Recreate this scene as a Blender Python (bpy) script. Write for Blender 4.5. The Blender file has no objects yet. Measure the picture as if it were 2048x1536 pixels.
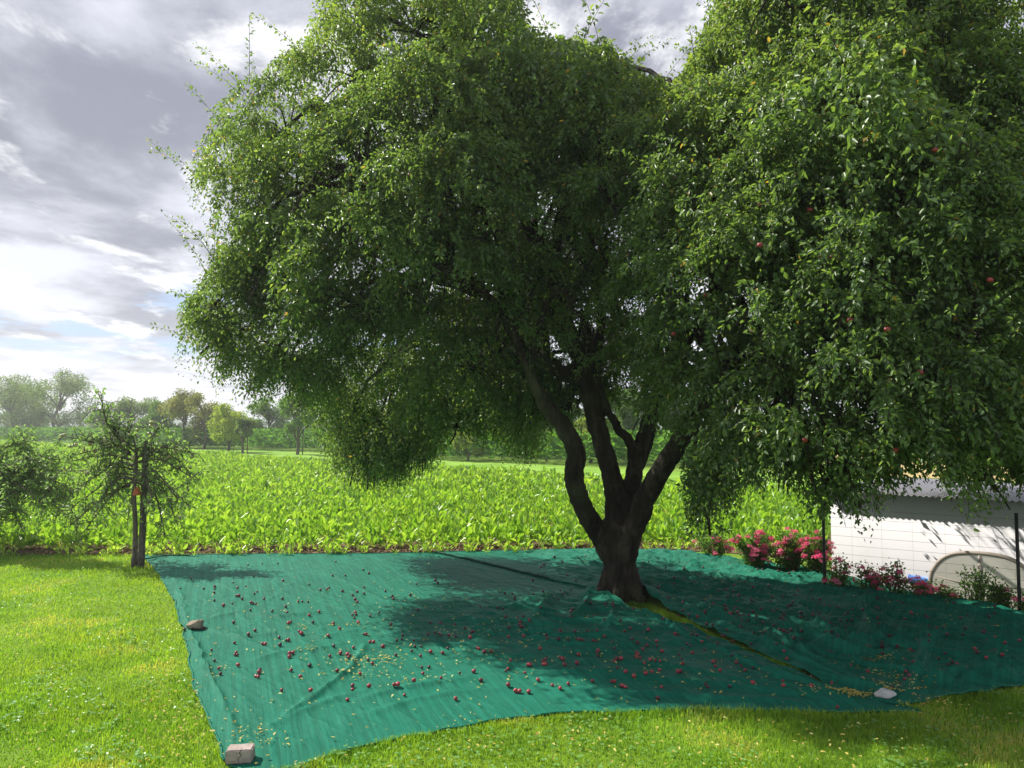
import bpy, bmesh, math, random
import numpy as np
from mathutils import Vector, Matrix
R = math.radians
rng = np.random.default_rng(7)
random.seed(7)
SC = bpy.context.scene
COL = SC.collection

# ------------------------------------------------------------------ camera
CAM_H, PITCH, FPX = 1.9, R(3.2), 1480.0
cd = bpy.data.cameras.new('camera')
cd.sensor_width = 36.0; cd.lens = 36.0 * FPX / 2048.0
cd.clip_start = 0.05; cd.clip_end = 5000
cam = bpy.data.objects.new('camera', cd); COL.objects.link(cam)
cam.location = (0, 0, CAM_H); cam.rotation_euler = (math.pi / 2 + PITCH, 0, 0)
SC.camera = cam

# ------------------------------------------------------------------ sun and sky
SUN_EL, SUN_AZ = R(45), R(62)          # azimuth measured from the view direction towards the left
S = Vector((-math.sin(SUN_AZ) * math.cos(SUN_EL), math.cos(SUN_AZ) * math.cos(SUN_EL), math.sin(SUN_EL)))
sd = bpy.data.lights.new('sun', 'SUN'); sd.energy = 5.0; sd.angle = R(0.5); sd.color = (1.0, 0.95, 0.84)
sun = bpy.data.objects.new('sun', sd); COL.objects.link(sun)
sun.rotation_euler = (-S).to_track_quat('-Z', 'Y').to_euler()
W = bpy.data.worlds.new('World'); SC.world = W; W.use_nodes = True
nt = W.node_tree; N = nt.nodes; L = nt.links; N.clear()
def wn(t, **k):
    n = N.new(t)
    for a, b in k.items(): setattr(n, a, b)
    return n
def wmath(op, a, b=None, c=None):
    n = wn('ShaderNodeMath', operation=op)
    for i, v in enumerate((a, b, c)):
        if v is None: continue
        if isinstance(v, (int, float)): n.inputs[i].default_value = v
        else: L.new(v, n.inputs[i])
    return n.outputs[0]
def wmix(f, a, b):
    n = wn('ShaderNodeMix', data_type='RGBA')
    for i, v in ((0, f), (6, a), (7, b)):
        if isinstance(v, (int, float)): n.inputs[i].default_value = v
        elif isinstance(v, tuple): n.inputs[i].default_value = (*v, 1)
        else: L.new(v, n.inputs[i])
    return n.outputs[2]
def wramp(f, *stops):
    n = wn('ShaderNodeMapRange'); n.interpolation_type = 'SMOOTHSTEP'
    L.new(f, n.inputs[0]); n.inputs[1].default_value, n.inputs[2].default_value = stops
    return n.outputs[0]
sky = wn('ShaderNodeTexSky'); sky.sky_type = 'NISHITA'; sky.sun_disc = False
sky.sun_elevation = SUN_EL; sky.sun_rotation = -SUN_AZ; sky.air_density = 1.0; sky.dust_density = 1.5
tc = wn('ShaderNodeTexCoord'); sp = wn('ShaderNodeSeparateXYZ'); L.new(tc.outputs['Generated'], sp.inputs[0])
zz = wmath('MAXIMUM', sp.outputs[2], 0.0)
den = wmath('ADD', zz, 0.10)
cb = wn('ShaderNodeCombineXYZ')
L.new(wmath('DIVIDE', sp.outputs[0], den), cb.inputs[0]); L.new(wmath('DIVIDE', sp.outputs[1], den), cb.inputs[1])
def wnoise(vec, scale, detail, rough, off=(0, 0, 0), rot=0, sc=(1, 1, 1), dist=0.0):
    m = wn('ShaderNodeMapping'); L.new(vec, m.inputs[0])
    m.inputs['Location'].default_value = off; m.inputs['Rotation'].default_value = (0, 0, rot); m.inputs['Scale'].default_value = sc
    n = wn('ShaderNodeTexNoise'); L.new(m.outputs[0], n.inputs['Vector'])
    n.inputs['Scale'].default_value = scale; n.inputs['Detail'].default_value = detail
    n.inputs['Roughness'].default_value = rough; n.inputs['Distortion'].default_value = dist
    return n.outputs[0]
big = wnoise(cb.outputs[0], 0.75, 8, 0.52, (3.1, 1.7, 0), R(35), (1.0, 0.75, 1), 0.2)
lit = wnoise(cb.outputs[0], 1.5, 8, 0.55, (7.7, 5.2, 0), R(30), (1.0, 0.85, 1), 0.15)
fin = wnoise(cb.outputs[0], 2.6, 9, 0.6, (1.3, 9.2, 0), 0, (1.0, 0.6, 1), 0.2)
shade = wramp(wmath('ADD', wmath('MULTIPLY', big, 0.5), wmath('MULTIPLY', lit, 0.5)), 0.42, 0.58)
low = wramp(sp.outputs[2], 0.30, 0.02)                       # lower cloud deck is brighter
shade = wmath('ADD', shade, wmath('MULTIPLY', low, 0.26)); 
cl = wmix(wmath('MINIMUM', shade, 1.0), (2.35, 2.5, 3.2), (6.9, 7.1, 8.0))
cl = wmix(wmath('MULTIPLY', wramp(fin, 0.52, 0.64), 0.75), cl, (9.6, 9.6, 9.9))
cover = wramp(fin, 0.37, 0.45)
holes = wmath('MULTIPLY', wramp(sp.outputs[2], 0.06, 0.10), wramp(sp.outputs[2], 0.20, 0.13))   # gaps of blue only near the horizon
gap = wmath('MULTIPLY', holes, wramp(wnoise(cb.outputs[0], 1.1, 7, 0.6, (0.4, 2.3, 0), 0, (1.0, 0.8, 1)), 0.52, 0.60))
skyb = wmix(0.6, sky.outputs[0], (2.2, 4.2, 8.0))
mixed = wmix(wmath('SUBTRACT', 1.0, gap), skyb, cl)
bg = wn('ShaderNodeBackground'); bg.inputs[1].default_value = 0.082
L.new(mixed, bg.inputs[0]); wo = wn('ShaderNodeOutputWorld'); L.new(bg.outputs[0], wo.inputs[0])

SC.view_settings.view_transform = 'Standard'; SC.view_settings.look = 'None'
SC.view_settings.exposure = 0.66; SC.view_settings.gamma = 1.0
SC.render.engine = 'CYCLES'
cy = SC.cycles
cy.max_bounces = 7; cy.diffuse_bounces = 3; cy.glossy_bounces = 2; cy.transmission_bounces = 5; cy.transparent_max_bounces = 6
cy.use_denoising = True; cy.sample_clamp_indirect = 4.0
cy.caustics_reflective = False; cy.caustics_refractive = False

# ------------------------------------------------------------------ helpers
cP, sP = math.cos(PITCH), math.sin(PITCH)
def ray(px, py):
    u, v = (px - 1024) / FPX, (768 - py) / FPX
    return Vector((u, cP - v * sP, sP + v * cP))
def at(px, py, Y):
    d = ray(px, py); t = Y / d.y
    return Vector((d.x * t, Y, CAM_H + d.z * t))
def gnd(px, py, z=0.0):
    d = ray(px, py); t = (z - CAM_H) / d.z
    return Vector((d.x * t, d.y * t, z))
def proj(P):
    P = np.asarray(P, float); x = P[..., 0]; y = P[..., 1]; z = P[..., 2] - CAM_H
    f = y * cP + z * sP; u = -y * sP + z * cP
    f = np.where(f < 0.1, 0.1, f)
    return 1024 + FPX * x / f, 768 - FPX * u / f
def inpoly(x, y, poly):
    x = np.asarray(x); y = np.asarray(y); ins = np.zeros(x.shape, bool)
    n = len(poly)
    for i in range(n):
        x1, y1 = poly[i][0], poly[i][1]; x2, y2 = poly[(i + 1) % n][0], poly[(i + 1) % n][1]
        c = ((y1 > y) != (y2 > y))
        with np.errstate(divide='ignore', invalid='ignore'):
            xi = (x2 - x1) * (y - y1) / (y2 - y1 + 1e-12) + x1
        ins ^= c & (x < xi)
    return ins
_perm = np.random.default_rng(3).permutation(4096)
_pv = np.random.default_rng(4).random(4096) * 2 - 1
def vnoise(x, y):
    x = np.asarray(x, float); y = np.asarray(y, float)
    xi = np.floor(x).astype(int); yi = np.floor(y).astype(int); fx = x - xi; fy = y - yi
    fx = fx * fx * fx * (fx * (fx * 6 - 15) + 10); fy = fy * fy * fy * (fy * (fy * 6 - 15) + 10)
    h = lambda a, b: _pv[_perm[(a + _perm[b & 4095]) & 4095]]
    return (h(xi, yi) * (1 - fx) + h(xi + 1, yi) * fx) * (1 - fy) + (h(xi, yi + 1) * (1 - fx) + h(xi + 1, yi + 1) * fx) * fy
def fbm(x, y, o=4):
    s, a = 0, 1.0
    for k in range(o): s = s + a * vnoise(x * 2 ** k + 17 * k, y * 2 ** k - 9 * k); a *= .5
    return s
def mesh_np(name, V, F, mats, parent=None, smooth=False, attrs=None, uv=None):
    """V (n,3); F list of int arrays (m,k) of equal-sided faces; attrs {name: per-vertex float}"""
    me = bpy.data.meshes.new(name)
    V = np.asarray(V, np.float32)
    if not isinstance(F, (list, tuple)): F = [F]
    F = [np.asarray(f, np.int32) for f in F if len(f)]
    me.vertices.add(len(V)); me.vertices.foreach_set('co', V.ravel())
    loops = np.concatenate([f.ravel() for f in F]); sizes = np.concatenate([np.full(len(f), f.shape[1], np.int32) for f in F])
    me.loops.add(len(loops)); me.loops.foreach_set('vertex_index', loops)
    me.polygons.add(len(sizes)); st = np.zeros(len(sizes), np.int32); st[1:] = np.cumsum(sizes)[:-1]
    me.polygons.foreach_set('loop_start', st)
    try: me.polygons.foreach_set('loop_total', sizes)
    except Exception: pass
    if smooth: me.polygons.foreach_set('use_smooth', np.ones(len(sizes), bool))
    if attrs:
        for k, a in attrs.items():
            at_ = me.attributes.new(k, 'FLOAT', 'POINT'); at_.data.foreach_set('value', np.asarray(a, np.float32))
    if uv is not None:
        u = me.uv_layers.new(name='UVMap'); u.data.foreach_set('uv', np.asarray(uv, np.float32)[loops].ravel())
    me.update(calc_edges=True)
    for m in (mats if isinstance(mats, (list, tuple)) else [mats]): me.materials.append(m)
    o = bpy.data.objects.new(name, me); COL.objects.link(o)
    if parent is not None: o.parent = parent
    return o
def tag(o, label=None, cat=None, group=None, kind=None):
    if label: o['label'] = label
    if cat: o['category'] = cat
    if group: o['group'] = group
    if kind: o['kind'] = kind
    return o
def empty(name, loc=(0, 0, 0), rz=0, **k):
    o = bpy.data.objects.new(name, None); COL.objects.link(o); o.location = loc; o.rotation_euler = (0, 0, rz)
    o.empty_display_size = .1
    return tag(o, **k)
class MB:
    """collects tubes, boxes and grids into one mesh"""
    def __init__(s): s.V = []; s.F4 = []; s.F3 = []; s.n = 0
    def add(s, V, F4=None, F3=None):
        V = np.asarray(V, float).reshape(-1, 3); s.V.append(V)
        if F4 is not None and len(F4): s.F4.append(np.asarray(F4, int) + s.n)
        if F3 is not None and len(F3): s.F3.append(np.asarray(F3, int) + s.n)
        s.n += len(V)
    def box(s, c, size, rz=0, bevel=0):
        c = np.asarray(c, float); h = np.asarray(size, float) / 2
        P = np.array([[x, y, z] for x in (-1, 1) for y in (-1, 1) for z in (-1, 1)], float) * h
        ca, sa = math.cos(rz), math.sin(rz); P = np.stack([P[:, 0] * ca - P[:, 1] * sa, P[:, 0] * sa + P[:, 1] * ca, P[:, 2]], 1) + c
        s.add(P, [[0, 1, 3, 2], [4, 6, 7, 5], [0, 4, 5, 1], [2, 3, 7, 6], [0, 2, 6, 4], [1, 5, 7, 3]])
    def tube(s, pts, rad, n=8, cap=True, wob=0.0):
        P = np.array([tuple(p) for p in pts], float); m = len(P)
        r = np.broadcast_to(np.asarray(rad, float), (m,))
        T = np.gradient(P, axis=0); T /= np.linalg.norm(T, axis=1, keepdims=True) + 1e-9
        up = np.array([0, 0, 1.0]) if abs(T[0, 2]) < .9 else np.array([1.0, 0, 0])
        U = np.cross(T[0], up); U /= np.linalg.norm(U); rings = []
        a = np.arange(n) * 2 * math.pi / n
        for i in range(m):
            U = U - T[i] * np.dot(U, T[i]); U /= np.linalg.norm(U) + 1e-9; B = np.cross(T[i], U)
            rr = r[i] * (1 + (wob * rng.standard_normal(n) if wob else 0))
            rings.append(P[i] + (np.cos(a) * rr)[:, None] * U + (np.sin(a) * rr)[:, None] * B)
        V = np.concatenate(rings); F = []
        for i in range(m - 1):
            for k in range(n): F.append([i * n + k, i * n + (k + 1) % n, (i + 1) * n + (k + 1) % n, (i + 1) * n + k])
        F3 = []
        if cap:
            V = np.concatenate([V, P[:1], P[-1:]]); a0, a1 = m * n, m * n + 1
            for k in range(n): F3.append([a0, (k + 1) % n, k]); F3.append([a1, (m - 1) * n + k, (m - 1) * n + (k + 1) % n])
        s.add(V, F, F3)
    def build(s, name, mat, parent=None, smooth=False):
        F = []
        if s.F4: F.append(np.concatenate(s.F4))
        if s.F3: F.append(np.concatenate(s.F3))
        return mesh_np(name, np.concatenate(s.V), F, mat, parent, smooth)
def smooth_path(pts, rads, k=6):
    """Catmull-Rom through pts"""
    P = np.array([tuple(p) for p in pts], float); r = np.asarray(rads, float)
    A = np.vstack([2 * P[0] - P[1], P, 2 * P[-1] - P[-2]]); ra = np.concatenate([[r[0]], r, [r[-1]]])
    out, ro = [], []
    for i in range(1, len(A) - 2):
        for t in np.arange(k) / k:
            f = lambda a, b, c, d: .5 * ((2 * b) + (-a + c) * t + (2 * a - 5 * b + 4 * c - d) * t * t + (-a + 3 * b - 3 * c + d) * t ** 3)
            out.append(f(A[i - 1], A[i], A[i + 1], A[i + 2])); ro.append(max(.002, ra[i] * (1 - t) + ra[i + 1] * t))
    out.append(P[-1]); ro.append(r[-1])
    return np.array(out), np.array(ro)
def unit(v): return v / (np.linalg.norm(v, axis=-1, keepdims=True) + 1e-9)
def leaf_mesh(P, A, Nn, ln, wd, simple=False, fold=.25, curl=.15):
    """P base, A axis (unit), Nn normal (unit), ln/wd per-leaf sizes -> V, F"""
    n = len(P); Sd = unit(np.cross(A, Nn)); Nn = np.cross(Sd, A); ln = ln[:, None]; wd = wd[:, None]
    if simple:
        V = np.stack([P, P + A * ln * .5 + Sd * wd * .5 + Nn * wd * fold, P + A * ln - Nn * ln * curl, P + A * ln * .5 - Sd * wd * .5 + Nn * wd * fold], 1)
        i = np.arange(n)[:, None] * 4
        return V.reshape(-1, 3), [np.concatenate([i + [0, 1, 2], i + [0, 2, 3]], 0)], 4
    V = np.stack([P, P + A * ln * .3 + Sd * wd * .5 + Nn * wd * fold, P + A * ln * .7 + Sd * wd * .36 + Nn * (wd * fold - ln * curl * .4),
                  P + A * ln - Nn * ln * curl, P + A * ln * .7 - Sd * wd * .36 + Nn * (wd * fold - ln * curl * .4), P + A * ln * .3 - Sd * wd * .5 + Nn * wd * fold], 1)
    i = np.arange(n)[:, None] * 6
    return V.reshape(-1, 3), [np.concatenate([i + [0, 1, 2, 3], i + [0, 3, 4, 5]], 0)], 6
def rand_unit(n):
    return unit(rng.standard_normal((n, 3)))

# ------------------------------------------------------------------ materials
def mat(name):
    m = bpy.data.materials.new(name); m.use_nodes = True; m.node_tree.nodes.clear(); return m
class G:
    def __init__(s, m): s.t = m.node_tree; s.o = s.n('ShaderNodeOutputMaterial')
    def n(s, t, **k):
        x = s.t.nodes.new(t)
        for a, b in k.items(): setattr(x, a, b)
        return x
    def set(s, sock, v):
        if isinstance(v, bpy.types.NodeSocket): s.t.links.new(v, sock)
        elif isinstance(v, (tuple, list)) and len(v) == 3 and len(getattr(sock, 'default_value', (0,) * 3)) == 4: sock.default_value = (*v, 1)
        else: sock.default_value = v
    def noise(s, scale, detail=4, rough=.55, vec=None, sc=None, dist=0, rot=None):
        if vec is None: vec = s.n('ShaderNodeTexCoord').outputs['Object']
        if sc is not None or rot is not None:
            m = s.n('ShaderNodeMapping'); s.set(m.inputs[0], vec)
            if sc is not None: m.inputs['Scale'].default_value = sc
            if rot is not None: m.inputs['Rotation'].default_value = rot
            vec = m.outputs[0]
        x = s.n('ShaderNodeTexNoise'); s.set(x.inputs['Vector'], vec); x.inputs['Scale'].default_value = scale
        x.inputs['Detail'].default_value = detail; x.inputs['Roughness'].default_value = rough; x.inputs['Distortion'].default_value = dist
        return x.outputs[0]
    def ramp(s, f, stops):
        x = s.n('ShaderNodeValToRGB'); s.set(x.inputs[0], f); e = x.color_ramp.elements
        while len(e) < len(stops): e.new(.5)
        for i, (p, c) in enumerate(stops): e[i].position = p; e[i].color = (*c, 1) if len(c) == 3 else c
        return x.outputs[0]
    def mr(s, f, a, b, c=0, d=1, sm=True):
        x = s.n('ShaderNodeMapRange')
        if sm: x.interpolation_type = 'SMOOTHSTEP'
        s.set(x.inputs[0], f)
        for i, v in enumerate((a, b, c, d)): x.inputs[i + 1].default_value = v
        return x.outputs[0]
    def mix(s, f, a, b, blend='MIX'):
        x = s.n('ShaderNodeMix', data_type='RGBA', blend_type=blend); s.set(x.inputs[0], f); s.set(x.inputs[6], a); s.set(x.inputs[7], b); return x.outputs[2]
    def math(s, op, a, b=0.0):
        x = s.n('ShaderNodeMath', operation=op); s.set(x.inputs[0], a); s.set(x.inputs[1], b); return x.outputs[0]
    def attr(s, name): return s.n('ShaderNodeAttribute', attribute_name=name).outputs['Fac']
    def bump(s, h, strength=.5, dist=.01):
        x = s.n('ShaderNodeBump'); s.set(x.inputs['Height'], h); x.inputs['Strength'].default_value = strength; x.inputs['Distance'].default_value = dist; return x.outputs[0]
    def pbsdf(s, col, rough=.6, spec=.4, nrm=None, metal=0.0):
        x = s.n('ShaderNodeBsdfPrincipled'); s.set(x.inputs['Base Color'], col); s.set(x.inputs['Roughness'], rough)
        x.inputs['Specular IOR Level'].default_value = spec; x.inputs['Metallic'].default_value = metal
        if nrm is not None: s.set(x.inputs['Normal'], nrm)
        return x.outputs[0]
    def out(s, sh): s.t.links.new(sh, s.o.inputs[0])
def leafmat(name, stops, trans, tf=.45, rough=.42, spec=.35, big=1.2, patch=None):
    """stops: colours over the per-leaf random; trans: tint of light passed through"""
    m = mat(name); g = G(m); c = g.ramp(g.attr('rnd'), stops)
    nz = g.noise(big, 3)
    c = g.mix(g.mr(nz, .35, .65, 0, .45), c, patch or (stops[0][1][0] * 1.3, stops[0][1][1] * 1.2, stops[0][1][2]))
    a = g.pbsdf(c, rough, spec); t = g.n('ShaderNodeBsdfTranslucent')
    g.set(t.inputs[0], g.mix(.75, c, trans) if False else g.mix(1.0, c, trans, 'MULTIPLY'))
    x = g.n('ShaderNodeMixShader'); x.inputs[0].default_value = tf; g.t.links.new(a, x.inputs[1]); g.t.links.new(t.outputs[0], x.inputs[2]); g.out(x.outputs[0]); return m
M = {}
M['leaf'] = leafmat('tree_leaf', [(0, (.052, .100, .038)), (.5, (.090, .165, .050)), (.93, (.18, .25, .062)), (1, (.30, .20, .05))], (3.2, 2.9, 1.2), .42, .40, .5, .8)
M['apple_leaf'] = leafmat('apple_leaf', [(0, (.09, .16, .06)), (1, (.20, .28, .12))], (2.8, 3.0, 1.5), .4, .5, .3, 1.5)
M['beet'] = leafmat('beet_leaf', [(0, (.085, .22, .025)), (.5, (.18, .36, .04)), (.95, (.29, .47, .08)), (1, (.42, .52, .16))], (2.15, 1.85, .8), .45, .35, .5, .7)
M['corn'] = leafmat('corn_leaf', [(0, (.07, .17, .02)), (1, (.12, .27, .04))], (2.2, 2.2, 1.2), .35, .5, .3, .3)
M['grassb'] = leafmat('grass_blade', [(0, (.095, .22, .02)), (.5, (.17, .34, .032)), (.85, (.25, .41, .06)), (1, (.40, .42, .14))], (2.4, 2.1, .8), .42, .5, .3, 1.6, (.20, .30, .035))
M['clover'] = leafmat('clover_leaf', [(0, (.10, .25, .05)), (1, (.22, .38, .11))], (2.2, 2.2, 1.0), .3, .4, .45, 2)
M['rose_leaf'] = leafmat('rose_leaf', [(0, (.04, .10, .02)), (1, (.10, .19, .04))], (3, 3, 1.2), .4, .45, .3, 2)
M['petal'] = leafmat('rose_petal', [(0, (.85, .08, .25)), (.6, (.95, .20, .42)), (1, (.95, .48, .58))], (1.1, 1.1, 1.1), .45, .55, .2, 4, (.95, .20, .27))
M['weedleaf'] = leafmat('fallen_leaf', [(0, (.42, .30, .08)), (.6, (.58, .50, .12)), (1, (.72, .66, .30))], (1.3, 1.3, 1), .3, .6, .2, 4, (.5, .42, .1))
def far_leaf(name, a, b): return leafmat(name, [(0, a), (1, b)], (2.4, 2.4, 1.3), .35, .6, .2, .25)
m = mat('bark'); g = G(m)
n1 = g.noise(9, 6, .65, sc=(1, 1, .28), dist=.6); n2 = g.noise(1.6, 4); n3 = g.noise(40, 3)
c = g.ramp(n1, [(.3, (.007, .006, .005)), (.5, (.024, .019, .015)), (.68, (.065, .053, .040)), (.85, (.15, .125, .095))])
c = g.mix(g.mr(n2, .48, .68, 0, .55), c, (.075, .085, .04))
g.out(g.pbsdf(c, .85, .2, g.bump(g.math('ADD', n1, g.math('MULTIPLY', n3, .3)), 1.0, .05))); M['bark'] = m
m = mat('grey_bark'); g = G(m); n1 = g.noise(30, 4, sc=(1, 1, .2))
g.out(g.pbsdf(g.ramp(n1, [(.3, (.05, .045, .035)), (.7, (.17, .15, .12))]), .85, .2, g.bump(n1, .6, .01))); M['gbark'] = m
m = mat('weathered_stake'); g = G(m); n1 = g.noise(40, 5, sc=(1, 1, .05)); n2 = g.noise(2, 3)
c = g.ramp(n1, [(.3, (.035, .03, .024)), (.7, (.13, .12, .10))]); c = g.mix(g.mr(n2, .4, .7, 0, .6), c, (.05, .06, .035))
g.out(g.pbsdf(c, .85, .2, g.bump(n1, .6, .01))); M['stake'] = m
# ground
m = mat('lawn_ground'); g = G(m)
n1 = g.noise(2.2, 5); n2 = g.noise(60, 4, .7); n3 = g.noise(.35, 4)
c = g.mix(g.mr(n1, .35, .65), (.13, .26, .025), (.20, .33, .035)); c = g.mix(g.mr(n3, .4, .65, 0, .5), c, (.21, .30, .04))
c = g.mix(g.mr(n2, .35, .7, 0, .55), c, (.06, .11, .015))
g.out(g.pbsdf(c, .9, .15, g.bump(n2, .8, .02))); M['ground'] = m
m = mat('soil'); g = G(m); n1 = g.noise(14, 8, .7); n2 = g.noise(1.3, 4)
c = g.ramp(n1, [(.3, (.10, .065, .04)), (.55, (.22, .15, .095)), (.75, (.34, .25, .17))]); c = g.mix(g.mr(n2, .45, .7, 0, .4), c, (.14, .12, .06))
g.out(g.pbsdf(c, .95, .1, g.bump(n1, 1, .05))); M['soil'] = m
m = mat('stubble'); g = G(m); n1 = g.noise(3, 6, .6, sc=(1, .2, 1))
g.out(g.pbsdf(g.ramp(n1, [(.3, (.34, .26, .11)), (.7, (.50, .40, .19))]), .9, .1)); M['stubble'] = m
m = mat('meadow'); g = G(m); n1 = g.noise(.5, 6, .6); n2 = g.noise(9, 4, .7)
c = g.mix(g.mr(n1, .35, .65), (.15, .30, .03), (.24, .40, .06)); c = g.mix(g.mr(n2, .4, .7, 0, .4), c, (.12, .22, .03))
g.out(g.pbsdf(c, .9, .1)); M['meadow'] = m
m = mat('far_hill'); g = G(m); n1 = g.noise(.03, 6, .7)
g.out(g.pbsdf(g.ramp(n1, [(.3, (.06, .11, .09)), (.7, (.13, .19, .14))]), 1, 0)); M['hill'] = m
# net
m = mat('green_net'); g = G(m)
uvn = g.n('ShaderNodeTexCoord').outputs['UV']
st = g.noise(1, 5, .65, vec=uvn, sc=(30, .7, 1)); st2 = g.noise(1, 4, .7, vec=uvn, sc=(1.4, 60, 1))
gr = g.math('ADD', g.math('MULTIPLY', g.noise(150, 3, .7, vec=uvn), .6), g.math('MULTIPLY', g.noise(38, 4, .75, vec=uvn, sc=(1, .45, 1)), .4)); nb = g.noise(1.2, 5)
c = g.mix(g.mr(st, .35, .68), (.004, .138, .084), (.010, .215, .136))
c = g.mix(g.mr(st2, .58, .78, 0, .35), c, (.022, .27, .18))
c = g.mix(g.mr(gr, .38, .70, 0, .55), c, (.003, .105, .064))
c = g.mix(g.mr(nb, .5, .72, 0, .35), c, (.010, .20, .13))
h = g.math('ADD', g.math('MULTIPLY', gr, .9), g.math('MULTIPLY', st, .8))
a = g.pbsdf(c, .60, .16, g.bump(h, .85, .012)); t = g.n('ShaderNodeBsdfTranslucent'); g.set(t.inputs[0], c)
x = g.n('ShaderNodeMixShader'); x.inputs[0].default_value = .12; g.t.links.new(a, x.inputs[1]); g.t.links.new(t.outputs[0], x.inputs[2]); g.out(x.outputs[0]); M['net'] = m
m = mat('net_hem'); g = G(m); g.out(g.pbsdf((.012, .07, .05), .7, .2)); M['hem'] = m
def apple_mat(name, a, b, c3, sc=18):
    m = mat(name); g = G(m); oi = g.n('ShaderNodeObjectInfo').outputs['Random']; n1 = g.noise(sc, 3)
    c = g.mix(oi, a, b); c = g.mix(g.mr(n1, .5, .7, 0, .6), c, c3); g.out(g.pbsdf(c, .32, .5)); return m
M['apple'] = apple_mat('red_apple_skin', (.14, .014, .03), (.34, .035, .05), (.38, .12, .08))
M['apple_dark'] = apple_mat('plum_red_shaded_apple_skin', (.035, .012, .018), (.12, .018, .028), (.17, .06, .05))  # plum red that also stands in for shade on apples under the crown
M['apple_green'] = apple_mat('green_apple_skin', (.30, .36, .12), (.42, .40, .16), (.45, .22, .12))
m = mat('apple_stem'); g = G(m); g.out(g.pbsdf((.08, .05, .03), .8)); M['stem'] = m
def stone_mat(name, a, b, sc):
    m = mat(name); g = G(m); n1 = g.noise(sc, 7, .65); g.out(g.pbsdf(g.ramp(n1, [(.3, a), (.7, b)]), .9, .15, g.bump(n1, .7, .01))); return m
M['rock'] = stone_mat('brown_rock', (.15, .12, .09), (.38, .31, .24), 9)
M['white_rock'] = stone_mat('pale_grey_rock', (.35, .36, .35), (.62, .62, .60), 10)
M['block'] = stone_mat('greyish_pink_block', (.26, .21, .19), (.47, .40, .37), 16)
m = mat('crack'); g = G(m); g.out(g.pbsdf((.01, .008, .006), 1, 0)); M['crack'] = m
m = mat('white_wall'); g = G(m); n1 = g.noise(1.3, 5); n2 = g.noise(5, 4, sc=(1, 1, .1))
c = g.mix(g.mr(n1, .4, .7, 0, .4), (.50, .495, .525), (.41, .405, .43)); c = g.mix(g.mr(n2, .55, .8, 0, .25), c, (.38, .38, .37))
g.out(g.pbsdf(c, .55, .3)); M['wall'] = m
m = mat('grey_roof'); g = G(m); n1 = g.noise(3, 5); g.out(g.pbsdf(g.mix(n1, (.24, .23, .26), (.36, .35, .39)), .5, .4)); M['roof'] = m
m = mat('pink_pipe'); g = G(m); g.out(g.pbsdf((.42, .27, .24), .6)); M['pipe'] = m
m = mat('blue_band'); g = G(m); g.out(g.pbsdf((.05, .16, .48), .45)); M['blue'] = m
m = mat('cream_plastic'); g = G(m); n1 = g.noise(4, 4); g.out(g.pbsdf(g.mix(n1, (.70, .66, .60), (.78, .75, .70)), .45)); M['cream'] = m
m = mat('beige_tube'); g = G(m); g.out(g.pbsdf((.34, .29, .25), .5)); M['beige'] = m
m = mat('fence_steel'); g = G(m); g.out(g.pbsdf((.012, .016, .014), .55, .4)); M['post'] = m
m = mat('fence_wire'); g = G(m); g.out(g.pbsdf((.07, .06, .07), .6, .3)); M['wire'] = m
m = mat('terracotta'); g = G(m); n1 = g.noise(20, 3); g.out(g.pbsdf(g.mix(n1, (.42, .09, .035), (.58, .17, .08)), .7)); M['terra'] = m

# ------------------------------------------------------------------ ground
PL = gnd(1650, 1186); PR = gnd(2040, 1232)                 # the two fence posts
fd = Vector((PR.x - PL.x, PR.y - PL.y)).normalized(); fn = Vector((-fd.y, fd.x))
if fn.y < 0: fn = -fn
def smoothst(a, b, x): t = np.clip((x - a) / (b - a), 0, 1); return t * t * (3 - 2 * t)
def gz(x, y):
    """the land drops about a metre just beyond the fence, where the white shed stands"""
    x = np.asarray(x, float); y = np.asarray(y, float)
    s = (x - PL.x) * fn.x + (y - PL.y) * fn.y; t = (x - PL.x) * fd.x + (y - PL.y) * fd.y
    d = -1.1 * smoothst(.22, .75, s) * smoothst(7.5, 6, s) * smoothst(-.25, .2, t) * smoothst(14, 11, t)
    return d
def sheet(name, pts, z, m, kind='structure', step=None, **k):
    bm = bmesh.new(); vs = [bm.verts.new((p[0], p[1], z)) for p in pts]; bm.faces.new(vs); bmesh.ops.triangulate(bm, faces=bm.faces[:])
    me = bpy.data.meshes.new(name); bm.to_mesh(me); bm.free(); me.materials.append(m)
    o = bpy.data.objects.new(name, me); COL.objects.link(o); return tag(o, kind=kind, **k)
def axis(parts):
    out = []
    for a, b, st in parts: out += list(np.arange(a, b, st))
    return np.array(out + [parts[-1][1]])
gx = axis([(-2500, -100, 200), (-100, -14, 4), (-14, 0, .5), (0, 20, .14), (20, 100, 4), (100, 2500, 200)])
gy = axis([(-60, 0, 5), (0, 4, .5), (4, 18, .14), (18, 100, 3), (100, 3000, 200)])
X, Y = np.meshgrid(gx, gy); Z = gz(X, Y) - .004
nx, ny = len(gx), len(gy); idx = np.arange(nx * ny).reshape(ny, nx)
F = np.stack([idx[:-1, :-1], idx[:-1, 1:], idx[1:, 1:], idx[1:, :-1]], -1).reshape(-1, 4)
tag(mesh_np('ground', np.stack([X, Y, Z], -1).reshape(-1, 3), F, M['ground'], smooth=True), kind='structure')
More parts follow.
